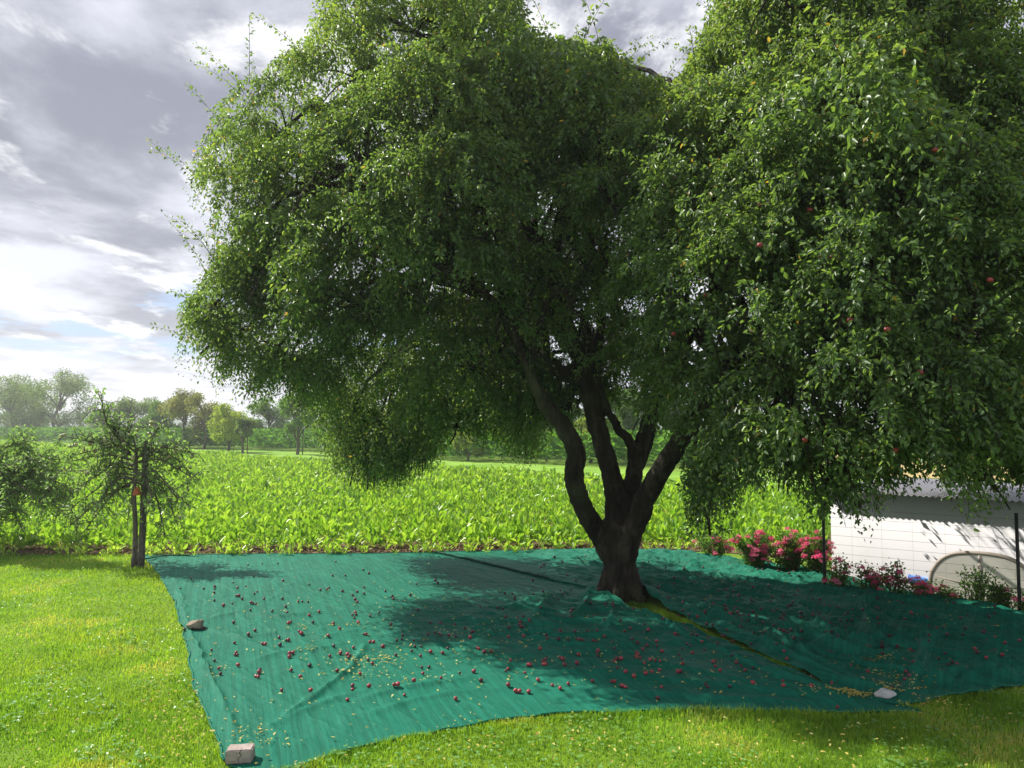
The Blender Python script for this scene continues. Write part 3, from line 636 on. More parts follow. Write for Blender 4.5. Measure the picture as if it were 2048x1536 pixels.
# ------------------------------------------------------------------ the big weeping tree
tree = empty('crab_apple_tree', (TRX, TRY, 0), label='huge spreading crab apple tree with weeping dark green crown rising between the two nets', cat='tree')
TO = Vector((TRX, TRY, 0))
def rel(P): P = np.array([tuple(p) for p in P], float); P[:, :2] -= np.array([TRX, TRY]); return P
LIMB = {
 'bole': [((1232, 1262, 8.15), .27), ((1235, 1205, 8.2), .225), ((1236, 1165, 8.2), .205), ((1236, 1120, 8.2), .195), ((1232, 1075, 8.2), .205), ((1232, 1045, 8.2), .17)],
 'left': [((1222, 1110, 8.2), .15), ((1197, 1065, 8.15), .13), ((1163, 1010, 8.0), .122), ((1146, 960, 7.9), .120), ((1150, 905, 7.85), .115), ((1128, 855, 7.8), .11), ((1100, 825, 7.8), .10), ((1075, 780, 7.75), .075), ((1048, 720, 7.7), .055), ((1010, 640, 7.5), .045), ((940, 560, 7.3), .04), ((840, 520, 7.0), .03)],
 'mid': [((1232, 1120, 8.25), .17), ((1232, 1040, 8.3), .145), ((1226, 970, 8.4), .132), ((1205, 890, 8.45), .125), ((1184, 810, 8.5), .12), ((1168, 745, 8.5), .118), ((1142, 680, 8.5), .112), ((1112, 600, 8.5), .105), ((1085, 520, 8.5), .09), ((1048, 440, 8.4), .07), ((1010, 360, 8.3), .055), ((950, 270, 8.1), .04)],
 'midL': [((1160, 760, 8.5), .10), ((1110, 738, 8.4), .085), ((1050, 700, 8.3), .08), ((1010, 655, 8.2), .07), ((988, 610, 8.1), .055), ((930, 560, 7.9), .05), ((840, 480, 7.7), .04), ((740, 400, 7.6), .03)],
 'midT': [((1100, 580, 8.5), .085), ((1112, 500, 8.5), .075), ((1120, 430, 8.4), .06), ((1150, 360, 8.3), .05), ((1180, 280, 8.2), .035)],
 'right': [((1245, 1120, 8.15), .17), ((1268, 1050, 8.05), .14), ((1296, 990, 7.9), .128), ((1328, 930, 7.7), .12), ((1372, 860, 7.4), .108), ((1440, 770, 7.1), .09), ((1530, 660, 6.8), .075), ((1640, 560, 6.5), .06), ((1760, 440, 6.3), .04)],
 'rightB': [((1240, 1090, 8.3), .15), ((1254, 1010, 8.45), .125), ((1268, 945, 8.55), .115), ((1285, 880, 8.6), .10), ((1310, 800, 8.7), .09), ((1370, 690, 8.8), .075), ((1450, 560, 8.8), .06), ((1540, 430, 8.8), .04)],
 'cross': [((1268, 935, 8.5), .085), ((1262, 890, 8.5), .07), ((1232, 850, 8.5), .058), ((1206, 800, 8.55), .052), ((1195, 740, 8.6), .045), ((1200, 640, 8.7), .035)],
 'riseR': [((1175, 760, 8.5), .075), ((1200, 660, 8.4), .06), ((1195, 570, 8.2), .055), ((1150, 500, 8.0), .045), ((1120, 440, 7.9), .035)],
 'back': [((1240, 1000, 8.5), .09), ((1290, 900, 8.8), .08), ((1320, 780, 8.9), .06), ((1370, 640, 9.1), .045)],
 'backL': [((1130, 690, 8.5), .08), ((1080, 600, 9.1), .065), ((980, 540, 9.8), .05), ((860, 560, 10.4), .035)],
}
MAIN = []
lb = MB(); sb_ = MB()
for nm, pts in LIMB.items():
    P, rr = smooth_path([at(*p) for p, _ in pts], [r_ * .87 for _, r_ in pts], 7)
    tw = np.array([.012 * fbm(np.arange(len(P)) * .33 + k * 20 + len(nm) * 7, np.zeros(len(P)), 3) for k in range(3)]).T
    tw[:7] *= 0; P = P + tw
    MAIN += [(P[i], rr[i]) for i in range(6, len(P))]
    lb.tube(rel(P), rr, 14, wob=.035)
for a in np.linspace(0, 2 * math.pi, 7)[:-1] + .3:        # root flare
    r0 = .09; P, rr = smooth_path([(r0 * math.cos(a), r0 * math.sin(a), .62), (.15 * math.cos(a), .15 * math.sin(a), .30), (.22 * math.cos(a), .22 * math.sin(a), .10), (.34 * math.cos(a), .34 * math.sin(a), -.06)], [.05, .065, .07, .045], 4)
    lb.tube(P, rr, 8, wob=.04)
tr = lb.build('trunk', M['bark'], tree, True)
md = tr.modifiers.new('r', 'REMESH'); md.mode = 'VOXEL'; md.voxel_size = .017; md.use_smooth_shade = True
ms = tr.modifiers.new('s', 'SMOOTH'); ms.factor = .5; ms.iterations = 3
tx = bpy.data.textures.new('bark_relief', 'CLOUDS'); tx.noise_scale = .07
dm = tr.modifiers.new('d', 'DISPLACE'); dm.texture = tx; dm.strength = .030; dm.mid_level = .5
MP = np.array([m_[0] for m_ in MAIN]); MR = np.array([m_[1] for m_ in MAIN])

# lobes: (px, py, depth, radius in m)
LB = [(440,690,8.9,.58),(560,750,9.4,.5),(505,575,8.7,.62),(465,400,8.5,.62),(560,280,8.2,.66),(690,160,8.1,.72),(820,60,7.9,.85),(940,60,8.2,.75),(700,30,8.3,.6),
 (400,700,9.0,.40),(620,640,8.6,.6),(600,480,7.8,.66),(580,380,8.0,.62),(720,330,7.4,.72),(860,230,7.2,.78),(980,180,7.6,.6),(760,500,7.0,.66),(700,640,7.6,.55),(660,720,8.6,.5),(690,820,10.4,.52),
 (700,900,10.7,.45),(780,880,10.7,.55),(850,860,10.8,.42),(760,760,9.8,.6),(860,740,10.2,.65),(850,640,7.8,.55),(900,520,7.0,.62),(900,400,6.8,.7),(1000,330,7.0,.62),(990,470,7.0,.5),(960,780,10.6,.62),(1040,860,10.8,.45),
 (1010,700,10.2,.7),(1080,800,10.9,.55),(930,640,9.2,.6),(1110,160,8.4,.55),(1190,190,8.2,.5),(1120,260,7.6,.6),(1220,290,7.2,.6),(1260,220,8.0,.45),(1100,360,7.4,.45),(1230,420,6.6,.5),(1040,250,8.0,.6),
 (1130,450,10.5,.9),(1200,620,11.2,.8),(1280,540,10.2,.8),(1230,760,11.5,.5),(1320,780,11.2,.6),(1160,820,11.4,.32),(1080,520,7.6,.4),(1200,700,7.4,.34),(1150,620,7.6,.42),(1060,620,7.6,.38),(1000,560,7.3,.45),(1180,520,7.4,.4),(1120,400,7.6,.45),(735,972,10.3,.24),(700,965,10.3,.2),(790,955,10.3,.25),(845,935,10.3,.24),(1000,640,7.4,.35),(430,560,8.2,.42),(450,620,8.4,.45),(400,640,8.3,.35),(1050,560,10.6,.8),(1300,660,10.9,.7),(1130,700,11.2,.6),(1290,850,11.3,.3),
 (1480,150,7.2,.78),(1600,80,6.9,.85),(1740,60,6.6,.85),(1880,80,6.5,.85),(2010,120,6.8,.8),(1390,230,7.0,.5),(1500,280,6.4,.66),(1640,230,6.2,.74),(1800,220,5.9,.74),(1960,260,5.9,.74),
 (1340,330,6.8,.5),(1420,400,6.1,.56),(1560,400,5.7,.62),(1720,390,5.4,.66),(1880,400,5.3,.66),(2020,420,5.4,.66),(1340,480,6.4,.46),(1450,540,5.7,.50),(1600,540,5.2,.55),(1760,550,5.0,.58),(1920,560,5.0,.58),(2060,560,5.2,.6),
 (1400,660,5.9,.45),(1520,690,5.3,.48),(1660,700,4.9,.52),(1810,700,4.8,.52),(1960,710,4.9,.55),(1360,760,6.0,.36),(1450,800,5.6,.44),(1580,830,5.0,.46),(1720,830,4.8,.46),(1860,830,4.75,.46),(2000,840,4.9,.5),
 (1400,880,6.1,.32),(1500,890,5.4,.34),(1620,900,5.0,.34),(1750,905,4.8,.34),(1880,890,4.7,.34),(2000,910,4.9,.36),
 (1440,950,6.0,.34),(1410,1010,6.6,.34),(1420,1060,6.8,.26),(1380,960,6.6,.28),(1640,990,5.2,.24),(1720,1000,5.0,.24),(1480,940,7.5,.4),(760,940,10.3,.36),(700,945,10.3,.32),(815,920,10.3,.36),(745,880,10.0,.5),(1000,830,9.7,.5),(1060,850,9.6,.42),(950,850,10,.45),(900,880,10.2,.4),(1130,840,9.8,.36),(1150,780,9.8,.45),(1050,780,9.5,.5),(1000,760,9.5,.5),(1190,850,10,.25),(1290,860,10,.25),(690,840,10.0,.45),(730,930,10.6,.42),(800,900,10.4,.5),(850,930,10.7,.3),(670,930,10.8,.28),(520,740,8.8,.5),(600,760,9.0,.45),(640,780,9.6,.42),(880,830,10.2,.5),(960,860,10.4,.4),(1040,900,10.6,.33),(930,760,8.2,.5),(820,800,8.8,.45),(750,660,7.6,.5),(1040,640,7.8,.4),(960,700,7.8,.42),(1130,560,9.2,.6),(1060,480,9.0,.7),(1220,560,9.2,.6),(1180,430,7.3,.45),(1060,760,9.4,.45),(1130,760,9.6,.5),(1260,700,9.6,.5),(1230,620,7.6,.35),(1290,600,6.8,.42),(1270,740,7.2,.36),(1310,820,7.0,.28),(1580,940,5.5,.26),(1700,960,5.2,.28),(1990,970,5.3,.28),(2120,880,5.2,.45),(2150,700,5.4,.6),(2200,500,5.8,.7),(2200,260,6.2,.8),
 (1460,560,9.5,.9),(1600,640,10,.9),(1750,600,9.8,.95),(1900,620,9.8,.95),(2050,650,9.5,.95),(1450,720,10.2,.7),(1600,800,10.4,.7),(1760,800,10.2,.7),(1930,800,10,.75),(1700,440,9.4,1.0),(1500,400,9.6,.95),(1900,400,9.4,1.0),(1560,880,10.4,.40),(1700,890,10.2,.40),(1860,890,10.0,.4),(1990,880,9.8,.5),
 (1650,300,8.6,.9),(1850,280,8.4,.9),(2150,400,8.4,1.0),(2150,700,8.6,1.0),(2300,600,7.4,1.0),(2350,850,7.6,.8),(1380,300,8.8,.7),(1300,430,8.8,.7)]
crowd = np.random.default_rng(11)
def dfix(a, b_, d):
    if a > 1040 and d > 8.9: d = 8.9 + (d - 8.9) * .3
    if a < 620 and d > 8.2 and b_ < 820: d = 8.2 + (d - 8.2) * .4
    return d
LB = [(a, b_, dfix(a, b_, d), r_) for a, b_, d, r_ in LB]
LOBES = [(np.array(at(a, b_, d)), r_, 'f' if d < 7.7 or a > 1400 and d < 7.5 else 'b') for a, b_, d, r_ in LB]
# the unseen upper and rear part of the crown, so that it shades the nets as the real one does
for k in range(46):
    a = crowd.uniform(0, 2 * math.pi); q = crowd.uniform(.25, .95); x_ = 1.4 + 4.3 * q * math.cos(a); y_ = 8.6 + 3.7 * q * math.sin(a); z_ = 2.4 + 4.6 * math.sqrt(max(0, 1 - q * q)) * crowd.uniform(.65, 1)
    if y_ < 7.2 and x_ < 1.8: continue
    LOBES.append((np.array([x_, y_, z_]), crowd.uniform(.65, .95), 'u'))
for k in range(16):      # right side beyond the frame
    LOBES.append((np.array([crowd.uniform(4.8, 6.4), crowd.uniform(4.2, 9), crowd.uniform(1.8, 5.6)]), crowd.uniform(.6, .9), 'u'))
SIL = [(575,-500),(600,-20),(640,60),(560,110),(480,160),(425,205),(405,280),(360,350),(375,440),(425,520),(395,570),(345,640),(350,740),(400,800),(520,830),(580,805),(632,900),(650,960),(735,1003),(820,972),(885,935),(905,880),(985,905),(1040,955),(1095,920),(1100,868),(1200,866),(1330,885),(1340,930),(1360,1010),(1370,1130),(1440,1112),(1485,1010),(1560,985),(1620,1060),(1700,1055),(1745,1095),(1790,1010),(1870,980),(1950,1065),(2030,1020),(2250,1020),(2600,900),(2600,-500),(1435,-500),(1420,0),(1400,90),(1350,165),(1290,150),(1230,90),(1110,80),(1050,50),(1020,-500)]
WL = np.array([4.27, 10.0]); wd_ = np.array([.741, -.672]); nd_ = np.array([.672, .741])
SHADE1 = [(1000,1125),(1190,1128),(1290,1128),(1440,1135),(1600,1150),(1760,1185),(2048,1245),(2600,1300),(2600,3500),(2300,2500),(1754,1536),(1567,1480),(1460,1443),(1325,1422),(1180,1392),(1191,1373),(1111,1352),(950,1325),(800,1300),(735,1280),(800,1250),(790,1232),(850,1215),(770,1205),(850,1190),(880,1165),(1000,1150)]
SHADE2 = [(740,1124),(860,1112),(1100,1108),(1110,1190),(860,1172),(790,1145)]
TRUNKWIN = [(1075,850),(1120,800),(1080,745),(1000,690),(985,640),(1060,690),(1110,700),(1060,560),(1030,460),(1060,400),(1100,400),(1130,480),(1190,560),(1235,700),(1230,790),(1300,890),(1390,880),(1340,1010),(1330,1200),(1080,1200),(1080,880)]
HOLES = [(755, 735, 16), (1268, 610, 14), (1060, 640, 7), (1240, 600, 8), (620, 775, 10), (790, 790, 9), (1650, 620, 8), (1990, 700, 12), (1790, 560, 6), (1545, 500, 6), (1165, 715, 8), (660, 780, 8), (1870, 700, 6), (1430, 480, 5)]
LV, LF, LR, cnt = [], [], [], 0
TW = MB(); twseg = []
def strands_for(c, rad, kind):
    dist = c[1]; S_ = int(rad * rad * {'f': 820, 'b': 720, 'u': 330}[kind]); r = crowd
    K_ = max(4, S_ // 17); dk = unit(r.standard_normal((K_, 3))); dk[:, 2] = np.where(dk[:, 2] < -.35, -dk[:, 2], dk[:, 2]); qk = r.uniform(.12, 1.0, K_) ** .45
    ki = r.integers(0, K_, S_); lk = r.uniform(.6, 1.45, K_); d = unit(dk[ki] + .20 * r.standard_normal((S_, 3))); q = np.clip(qk[ki] + r.normal(0, .05, S_), .1, 1.08)
    st = c + d * (q * rad)[:, None] * np.array([1.08, 1.08, .88])
    az = r.uniform(0, 2 * math.pi, S_); out = d * np.array([1, 1, 0]); out = unit(out + .5 * np.stack([np.cos(az), np.sin(az), 0 * az], 1))
    ln = r.uniform(.16, .50, S_) * (1 + .35 * rad) * lk[ki]; up = r.uniform(.05, .6, S_) * np.where(d[:, 2] > .2, 1, .35)
    wild = r.random(S_) < .035; ln = np.where(wild, ln * 1.35, ln); up = np.where(wild, up + .7, up)
    drp = np.where(wild, .35, r.uniform(.75, 1.7, S_) if kind != 'f' else r.uniform(.25, 1.35, S_) * np.where(c[2] < 2.1, 1.25, 1)); ln = ln * (.85 if kind == 'f' else (1.55 if c[2] < 2.1 and kind == 'b' else 1))
    return st, out, ln, up, drp, wild
def strand_pt(st, out, ln, up, drp, t):
    return st + out * (ln * (t * .75))[:, None] + np.array([0, 0, 1.0]) * (ln * (up * t - drp * t * t))[:, None]
for c, rad, kind in LOBES:
    st, out, ln, up, drp, wild = strands_for(c, rad, kind)
    tip = strand_pt(st, out, ln, up, drp, 1.0); midp = strand_pt(st, out, ln, up, drp, .5)
    keep = np.ones(len(st), bool); wk = crowd.random(len(st))
    for Q in (tip, midp, st):
        px, py = proj(Q); keep &= inpoly(px, py, SIL) | (wild & (Q is not st))
        w = inpoly(px, py, TRUNKWIN) & (Q[:, 1] < 8.75) & ((py > 770) | (wk > .27)); keep &= ~w
        for hx, hy, hr in HOLES: keep &= (px - hx) ** 2 + ((py - hy) * .9) ** 2 > hr * hr
    keep &= (tip[:, 2] > .55)
    # the crown leaves the back of the net, the roses and the shed wall in the sun, and its shade ends where the photograph shows it
    for Q in (midp, st):
        hx = Q[:, 0] - S.x / S.z * (Q[:, 2] - .05); hy = Q[:, 1] - S.y / S.z * (Q[:, 2] - .05); gx_, gy_ = proj(np.stack([hx, np.maximum(hy, .3), 0 * hx + .02], 1))
        lit_spot = (hy > 2.2) & ~inpoly(gx_, gy_, SHADE1) & ~inpoly(gx_, gy_, SHADE2) & (gx_ < 2150)
        tw_ = ((WL[0] - Q[:, 0]) * nd_[0] + (WL[1] - Q[:, 1]) * nd_[1]) / (-(S.x * nd_[0] + S.y * nd_[1])); wz = Q[:, 2] - tw_ * S.z
        wa = (Q[:, 0] - tw_ * S.x - WL[0]) * wd_[0] + (Q[:, 1] - tw_ * S.y - WL[1]) * wd_[1]
        onw = (tw_ > 0) & (wz > -1.0) & (wz < 1.15) & (wa > -.6) & (wa < 4.6)
        hz = Q[:, 2] - .38; hx = Q[:, 0] - S.x / S.z * hz - PL.x; hy = Q[:, 1] - S.y / S.z * hz - PL.y; al = hx * fd.x + hy * fd.y; ac = hx * fn.x + hy * fn.y
        onr = (al > -2.2) & (al < .2) & (ac > -.1) & (ac < 1.5)
        tp = tw_ - .32 / (-(S.x * nd_[0] + S.y * nd_[1])); pz = Q[:, 2] - tp * S.z; pa = (Q[:, 0] - tp * S.x - WL[0]) * wd_[0] + (Q[:, 1] - tp * S.y - WL[1]) * wd_[1]
        onw |= (tp > 0) & (pz > -.5) & (pz < .5) & (pa > 1.1) & (pa < 2.5)
        rr_ = crowd.random(len(hx)); keep &= ~((lit_spot | onr) & (rr_ < .92)) & ~(onw & (rr_ < .985))
    st, out, ln, up, drp, wild = st[keep], out[keep], ln[keep], up[keep], drp[keep], wild[keep]; n = len(st)
    if n == 0: continue
    far = kind != 'f'
    sp_ = .0195 if kind == 'f' else (.023 if kind == 'b' else .040)
    m_ = np.maximum(5, (ln * 1.35 / sp_).astype(int)); tot = m_.sum()
    si = np.repeat(np.arange(n), m_); t = np.concatenate([(np.arange(k) + .5) / k for k in m_]) + crowd.normal(0, .02, tot)
    P = strand_pt(st[si], out[si], ln[si], up[si], drp[si], t); P2 = strand_pt(st[si], out[si], ln[si], up[si], drp[si], t + .03)
    T = unit(P2 - P); sd_ = unit(np.cross(T, rand_unit(tot))); P = P + sd_ * .012
    A = unit(T * .55 + sd_ * .8 + np.array([0, 0, -.28]) + .25 * crowd.standard_normal((tot, 3)))
    Nn = unit(np.array([0, 0, .9]) + .5 * out[si] + .55 * crowd.standard_normal((tot, 3)))
    sc_ = .050 if kind == 'f' else (.056 if kind == 'b' else .078)
    L_ = sc_ * .86 * crowd.uniform(.65, 1.25, tot) * np.where(t > .85, .75, 1)
    V, F, q = leaf_mesh(P, A, Nn, L_, L_ * .52, simple=far)
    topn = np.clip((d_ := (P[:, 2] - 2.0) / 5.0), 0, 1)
    rn = np.clip(crowd.random(tot) * .62 + .34 * topn ** 1.5 + .12 * vnoise(P[:, 0] * 1.5, P[:, 2] * 1.5) + np.where(t > .9, .12, 0), 0, .94)  # paler leaves high up and at strand tips: sunlight put into leaf colour
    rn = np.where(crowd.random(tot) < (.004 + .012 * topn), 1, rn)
    V[:, 0] -= TRX; V[:, 1] -= TRY
    LV.append(V.astype(np.float32)); LR.append(np.repeat(rn, q).astype(np.float32)); LF.append((F[0].shape[1], F[0] + cnt)); cnt += len(V)
    # visible twigs on part of the strands
    for i in np.nonzero(wild | (crowd.random(n) < (.30 if kind == 'f' else .12)) & (kind != 'u'))[0]:
        twseg.append([strand_pt(st[i:i+1], out[i:i+1], ln[i:i+1], up[i:i+1], drp[i:i+1], tt)[0] for tt in (0, .35, .7, 1.0)])
print('leaf verts', cnt)
f4 = [f for k, f in LF if k == 4]; f3 = [f for k, f in LF if k == 3]
FF = []
if f4: FF.append(np.concatenate(f4))
if f3: FF.append(np.concatenate(f3))
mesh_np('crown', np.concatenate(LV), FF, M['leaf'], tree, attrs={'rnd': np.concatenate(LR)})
# boughs from the limbs into every lobe, and the hanging twigs
br = MB()
for c, rad, kind in LOBES:
    qx, qy = proj(c)
    if not bool(inpoly(qx, qy, SIL)) or not bool(inpoly(qx, qy - 60, SIL)): continue
    d = np.linalg.norm(MP - c, axis=1) + np.where(MP[:, 2] > c[2] + .9, 1.2, 0) + np.where(MP[:, 2] < 2.35, 2.5, 0); i = int(np.argmin(d)); a = MP[i]
    m1 = a * .6 + c * .4 + np.array([0, 0, .45 + .25 * crowd.random()]) + crowd.normal(0, .06, 3); m2 = a * .22 + c * .78 + np.array([0, 0, .38]) + crowd.normal(0, .05, 3)
    def bad(q):
        u_, v_ = proj(q)
        if not bool(inpoly(u_, v_, SIL)): return True
        t_ = ((WL[0] - q[0]) * nd_[0] + (WL[1] - q[1]) * nd_[1]) / (-(S.x * nd_[0] + S.y * nd_[1])); z_ = q[2] - t_ * S.z; w_ = (q[0] - t_ * S.x - WL[0]) * wd_[0] + (q[1] - t_ * S.y - WL[1]) * wd_[1]
        t2 = t_ - 1.85; z2 = q[2] - t2 * S.z; w2 = (q[0] - t2 * S.x - WL[0]) * wd_[0] + (q[1] - t2 * S.y - WL[1]) * wd_[1]
        return (t_ > 0 and -.5 < z_ < 1.25 and -.4 < w_ < 4.5) or (t2 > 0 and -.6 < z2 < .6 and 1.0 < w2 < 2.6)
    if bad(m1) or bad(m2) or bad(c) or bad((m1 + m2) / 2): continue
    P, rr = smooth_path([a, m1, m2, c + np.array([0, 0, -.05])], [min(.05, MR[i] * .8), .032, .022, .012], 5)
    P[1:-1] += crowd.normal(0, .018, (len(P) - 2, 3)); br.tube(rel(P), rr, 6)
    for k in range(6 if kind != 'u' else 3):
        e = c + rad * unit(crowd.standard_normal(3)) * .7
        if bad(e) or bad(e + np.array([-.25, 0, 0])) or bad(e + np.array([0, 0, .2])): continue
        P, rr = smooth_path([P0 := c * .9 + a * .1 + np.array([0, 0, .08]), (P0 + e) / 2 + np.array([0, 0, .10]), e], [.013, .009, .005], 3); br.tube(rel(P), rr, 4, cap=False)
br.build('boughs', M['bark'], tree, True)
tw = np.array(twseg); tw[..., 0] -= TRX; tw[..., 1] -= TRY
n = len(tw); ang = [0, 2.1, 4.2]; rads = np.array([.004, .003, .0024, .0016])
V = np.stack([tw + rads[None, :, None] * np.array([math.cos(a), math.sin(a), 0]) for a in ang], 2).reshape(n, 12, 3)
F = [[i * 3 + k, i * 3 + (k + 1) % 3, (i + 1) * 3 + (k + 1) % 3, (i + 1) * 3 + k] for i in range(3) for k in range(3)]
mesh_np('twigs', V.reshape(-1, 3), (np.arange(n)[:, None, None] * 12 + np.array(F)[None]).reshape(-1, 4), M['bark'], tree)
# red apples still hanging
hang = [(1648, 288), (1352, 357), (1519, 410), (1535, 408), (1520, 490), (1665, 513), (1347, 668), (1774, 659), (1434, 212), (1640, 512), (1840, 745), (1560, 700), (1700, 640), (1620, 420), (1410, 590), (960, 250), (1160, 210), (820, 350), (1480, 820), (1900, 780), (1980, 560), (1870, 300), (1610, 880), (1500, 930), (700, 420), (1790, 900)]
for k, (px, py) in enumerate(hang):
    best = min([l for l in LOBES if l[2] != 'u'], key=lambda l: (lambda q: (q[0] - px) ** 2 + (q[1] - py) ** 2 + 4e3 * l[0][1])(tuple(float(v) for v in proj(l[0]))))
    p = at(px, py, max(3.8, best[0][1] - best[1] * .85)); o = bpy.data.objects.new('apple', AM[0]); COL.objects.link(o); o.parent = tree; o.location = p - TO; o.scale = (.02,) * 3

# ------------------------------------------------------------------ crop field
def beet_leaves(cx, cy, rnd, nl, h0, seed, simple=False):
    """leaf blades on stalks for plants at cx, cy"""
    r = np.random.default_rng(seed); n = len(cx); m_ = n * nl; X = np.repeat(cx, nl); Yy = np.repeat(cy, nl)
    a = r.uniform(0, 2 * math.pi, m_); tilt = r.uniform(.10, .95, m_); H = h0 * r.uniform(.6, 1.1, m_) * np.repeat(rnd, nl)
    D = np.stack([np.cos(a) * np.sin(tilt), np.sin(a) * np.sin(tilt), np.cos(tilt)], 1); base = np.stack([X, Yy, np.full(m_, .01)], 1) + D * .01
    st = base + D * (H * .48)[:, None]; L_ = H * r.uniform(.42, .66, m_); A = unit(D + np.array([0, 0, -.25]) * tilt[:, None] + .12 * r.standard_normal((m_, 3)))
    Sd = unit(np.cross(A, np.array([0, 0, 1.0]) + .5 * r.standard_normal((m_, 3)))); Nn = np.cross(Sd, A)
    wd = L_ * r.uniform(.38, .58, m_); V, F, q = leaf_mesh(st, A, Nn, L_, wd, simple=simple, fold=.18, curl=.22)
    rn = r.random(m_) * .8 + .1
    if simple: return V, F, np.repeat(rn, q)
    w = .005; s_ = Sd * w; V2 = np.stack([base - s_, base + s_, st + s_ * .8, st - s_ * .8], 1).reshape(-1, 3); i = np.arange(m_)[:, None] * 4 + len(V)
    return np.concatenate([V, V2]), [F[0], i + [0, 1, 2, 3]], np.concatenate([np.repeat(rn, q), np.full(len(V2), .97)])
def near_edge(x): return np.interp(x, [-46, -14, -5, 1.5, 3.0, 3.6, 4.3, 6.2, 9.0, 12], [11.75, 11.45, 11.4, 11.75, 11.8, 11.5, 11.3, 13.2, 16.8, 20])
protos = []
for k in range(8):
    V, F, rn = beet_leaves(np.array([0.]), np.array([0.]), np.array([1.]), 18, .265, 50 + k)
    me_o = mesh_np('beet_plant', V, F, M['beet'], attrs={'rnd': rn}); protos.append(me_o.data)
    if k: bpy.data.objects.remove(me_o)
    else: P0o = me_o
# front rows run parallel to the near edge, 0.45 m apart, plants 0.2 m apart
r = np.random.default_rng(91); pl = []
for row in range(95):
    x = np.arange(-36, 13, .165) + r.uniform(-.05, .05)
    x = x + r.normal(0, .025, len(x)); y = near_edge(x) + row * .31 + r.normal(0, .035, len(x)); fy = np.array([far_y(a) for a in x])
    k = (y < fy - .3) & (np.abs(x) < .78 * y + 1.5) & (r.random(len(x)) < .97)
    if y.mean() > 22: k &= r.random(len(x)) < .8
    pl.append(np.stack([x[k], y[k], np.full(k.sum(), row)], 1))
x = r.uniform(-62, -8, 15000); y = r.uniform(40, 82, 15000); k = (y < np.array([far_y(a) for a in x]) - .3) & (y > near_edge(x) + 94 * .31); pl.append(np.stack([x[k], y[k], np.full(k.sum(), 99)], 1))
pl = np.concatenate(pl); px, py = proj(np.stack([pl[:, 0], pl[:, 1], 0 * pl[:, 0] + .2], 1))
vis = (px > -20) & (px < 1660); order = np.argsort(np.where(vis, pl[:, 1] + .0 * px, 1e6) - near_edge(pl[:, 0]) * .999)
order = sorted(np.nonzero(vis)[0], key=lambda i: pl[i, 2] * 10 + pl[i, 1])
ind = set(order[:296]); first_b = True
for i in order[:296]:
    if first_b: o = P0o; first_b = False
    else: o = P0o.copy(); o.data = protos[random.randrange(8)]; COL.objects.link(o)
    o.name = 'beet_plant'; o.location = (pl[i, 0], pl[i, 1], 0); o.rotation_euler.z = random.uniform(0, 6.28); s_ = random.uniform(.72, 1.12) * (.88 if pl[i, 2] == 0 else 1); o.scale = (s_,) * 3
    bx = float(proj(np.array([pl[i, 0], pl[i, 1], .1]))[0]); wh = 'left of the stake' if bx < 270 else ('between stake and big trunk' if bx < 1190 else 'right of the big trunk')
    rw = 'frontmost row' if pl[i, 2] == 0 else 'second and third rows'
    tag(o, 'green beet plant in the ' + rw + ', ' + wh, 'beet plant', 'beet plants in the ' + rw + ' ' + wh)
rest = np.array([i for i in range(len(pl)) if i not in ind])
q_ = pl[rest]; rn_ = r.uniform(.62, 1.2, len(q_)) * (1 + .10 * fbm(q_[:, 0] * .4, q_[:, 1] * .4, 3)); nearm = q_[:, 1] < 19
Va, Fa, ra = beet_leaves(q_[nearm, 0], q_[nearm, 1], rn_[nearm], 14, .265, 5)
Vb, Fb, rb = beet_leaves(q_[~nearm, 0], q_[~nearm, 1], rn_[~nearm] * np.where(q_[~nearm, 2] > 98, 1.5, 1.1), 10, .29, 6, True)
tag(mesh_np('beet_field', np.concatenate([Va, Vb]), [Fa[0], Fa[1]] + [Fb[0] + len(Va)], M['beet'], attrs={'rnd': np.concatenate([ra, rb])}), 'wide field of leafy bright green beet crop behind the front rows', 'crop', kind='stuff')
print('beets', len(pl))
# small pale seedlings and clods on the soil strip
r = np.random.default_rng(5); x = r.uniform(-9, 5, 5200); y = near_edge(x) - .75 + r.uniform(.15, .85, len(x))
k = (y > np.interp(x, [-14, -5, 1.5, 3, 4], [11, 10.95, 11.25, 11.45, 12]) + .02); x, y = x[k], y[k]; n = len(x)
A = unit(np.stack([r.normal(0, 1, n), r.normal(0, 1, n), r.uniform(0, .6, n)], 1)); sz = r.uniform(.012, .045, n)
ico = np.array([[0, 0, 1], [.9, 0, .1], [-.4, .8, .2], [-.5, -.8, 0], [.3, -.3, -.8]]); fc = np.array([[0, 1, 2], [0, 2, 3], [0, 3, 1], [4, 2, 1], [4, 3, 2], [4, 1, 3]])
V = (ico[None] * (1 + .3 * r.standard_normal((n, 5, 3)))) * sz[:, None, None] * np.array([1, 1, .7]) + np.stack([x, y, sz * .25], 1)[:, None]
tag(mesh_np('soil_clods', V.reshape(-1, 3), (np.arange(n)[:, None, None] * 5 + fc).reshape(-1, 3), M['soil']), 'loose crumbly soil clods on the bare strip before the field', 'soil clods', kind='stuff')
r = np.random.default_rng(15); x = r.uniform(-8.5, 4.2, 150); y = near_edge(x) - r.uniform(.25, .6, 150)
V, F, rn = beet_leaves(x, y, r.uniform(.25, .55, 150), 7, .36, 77); rn = rn * 0 + np.repeat(r.random(len(rn) // 10 + 1) * .3 + .7, 10)[:len(rn)]
tag(mesh_np('seedlings', V, F, M['beet'], attrs={'rnd': rn}), 'small yellowish seedlings growing on the bare soil strip', 'seedlings', kind='stuff')

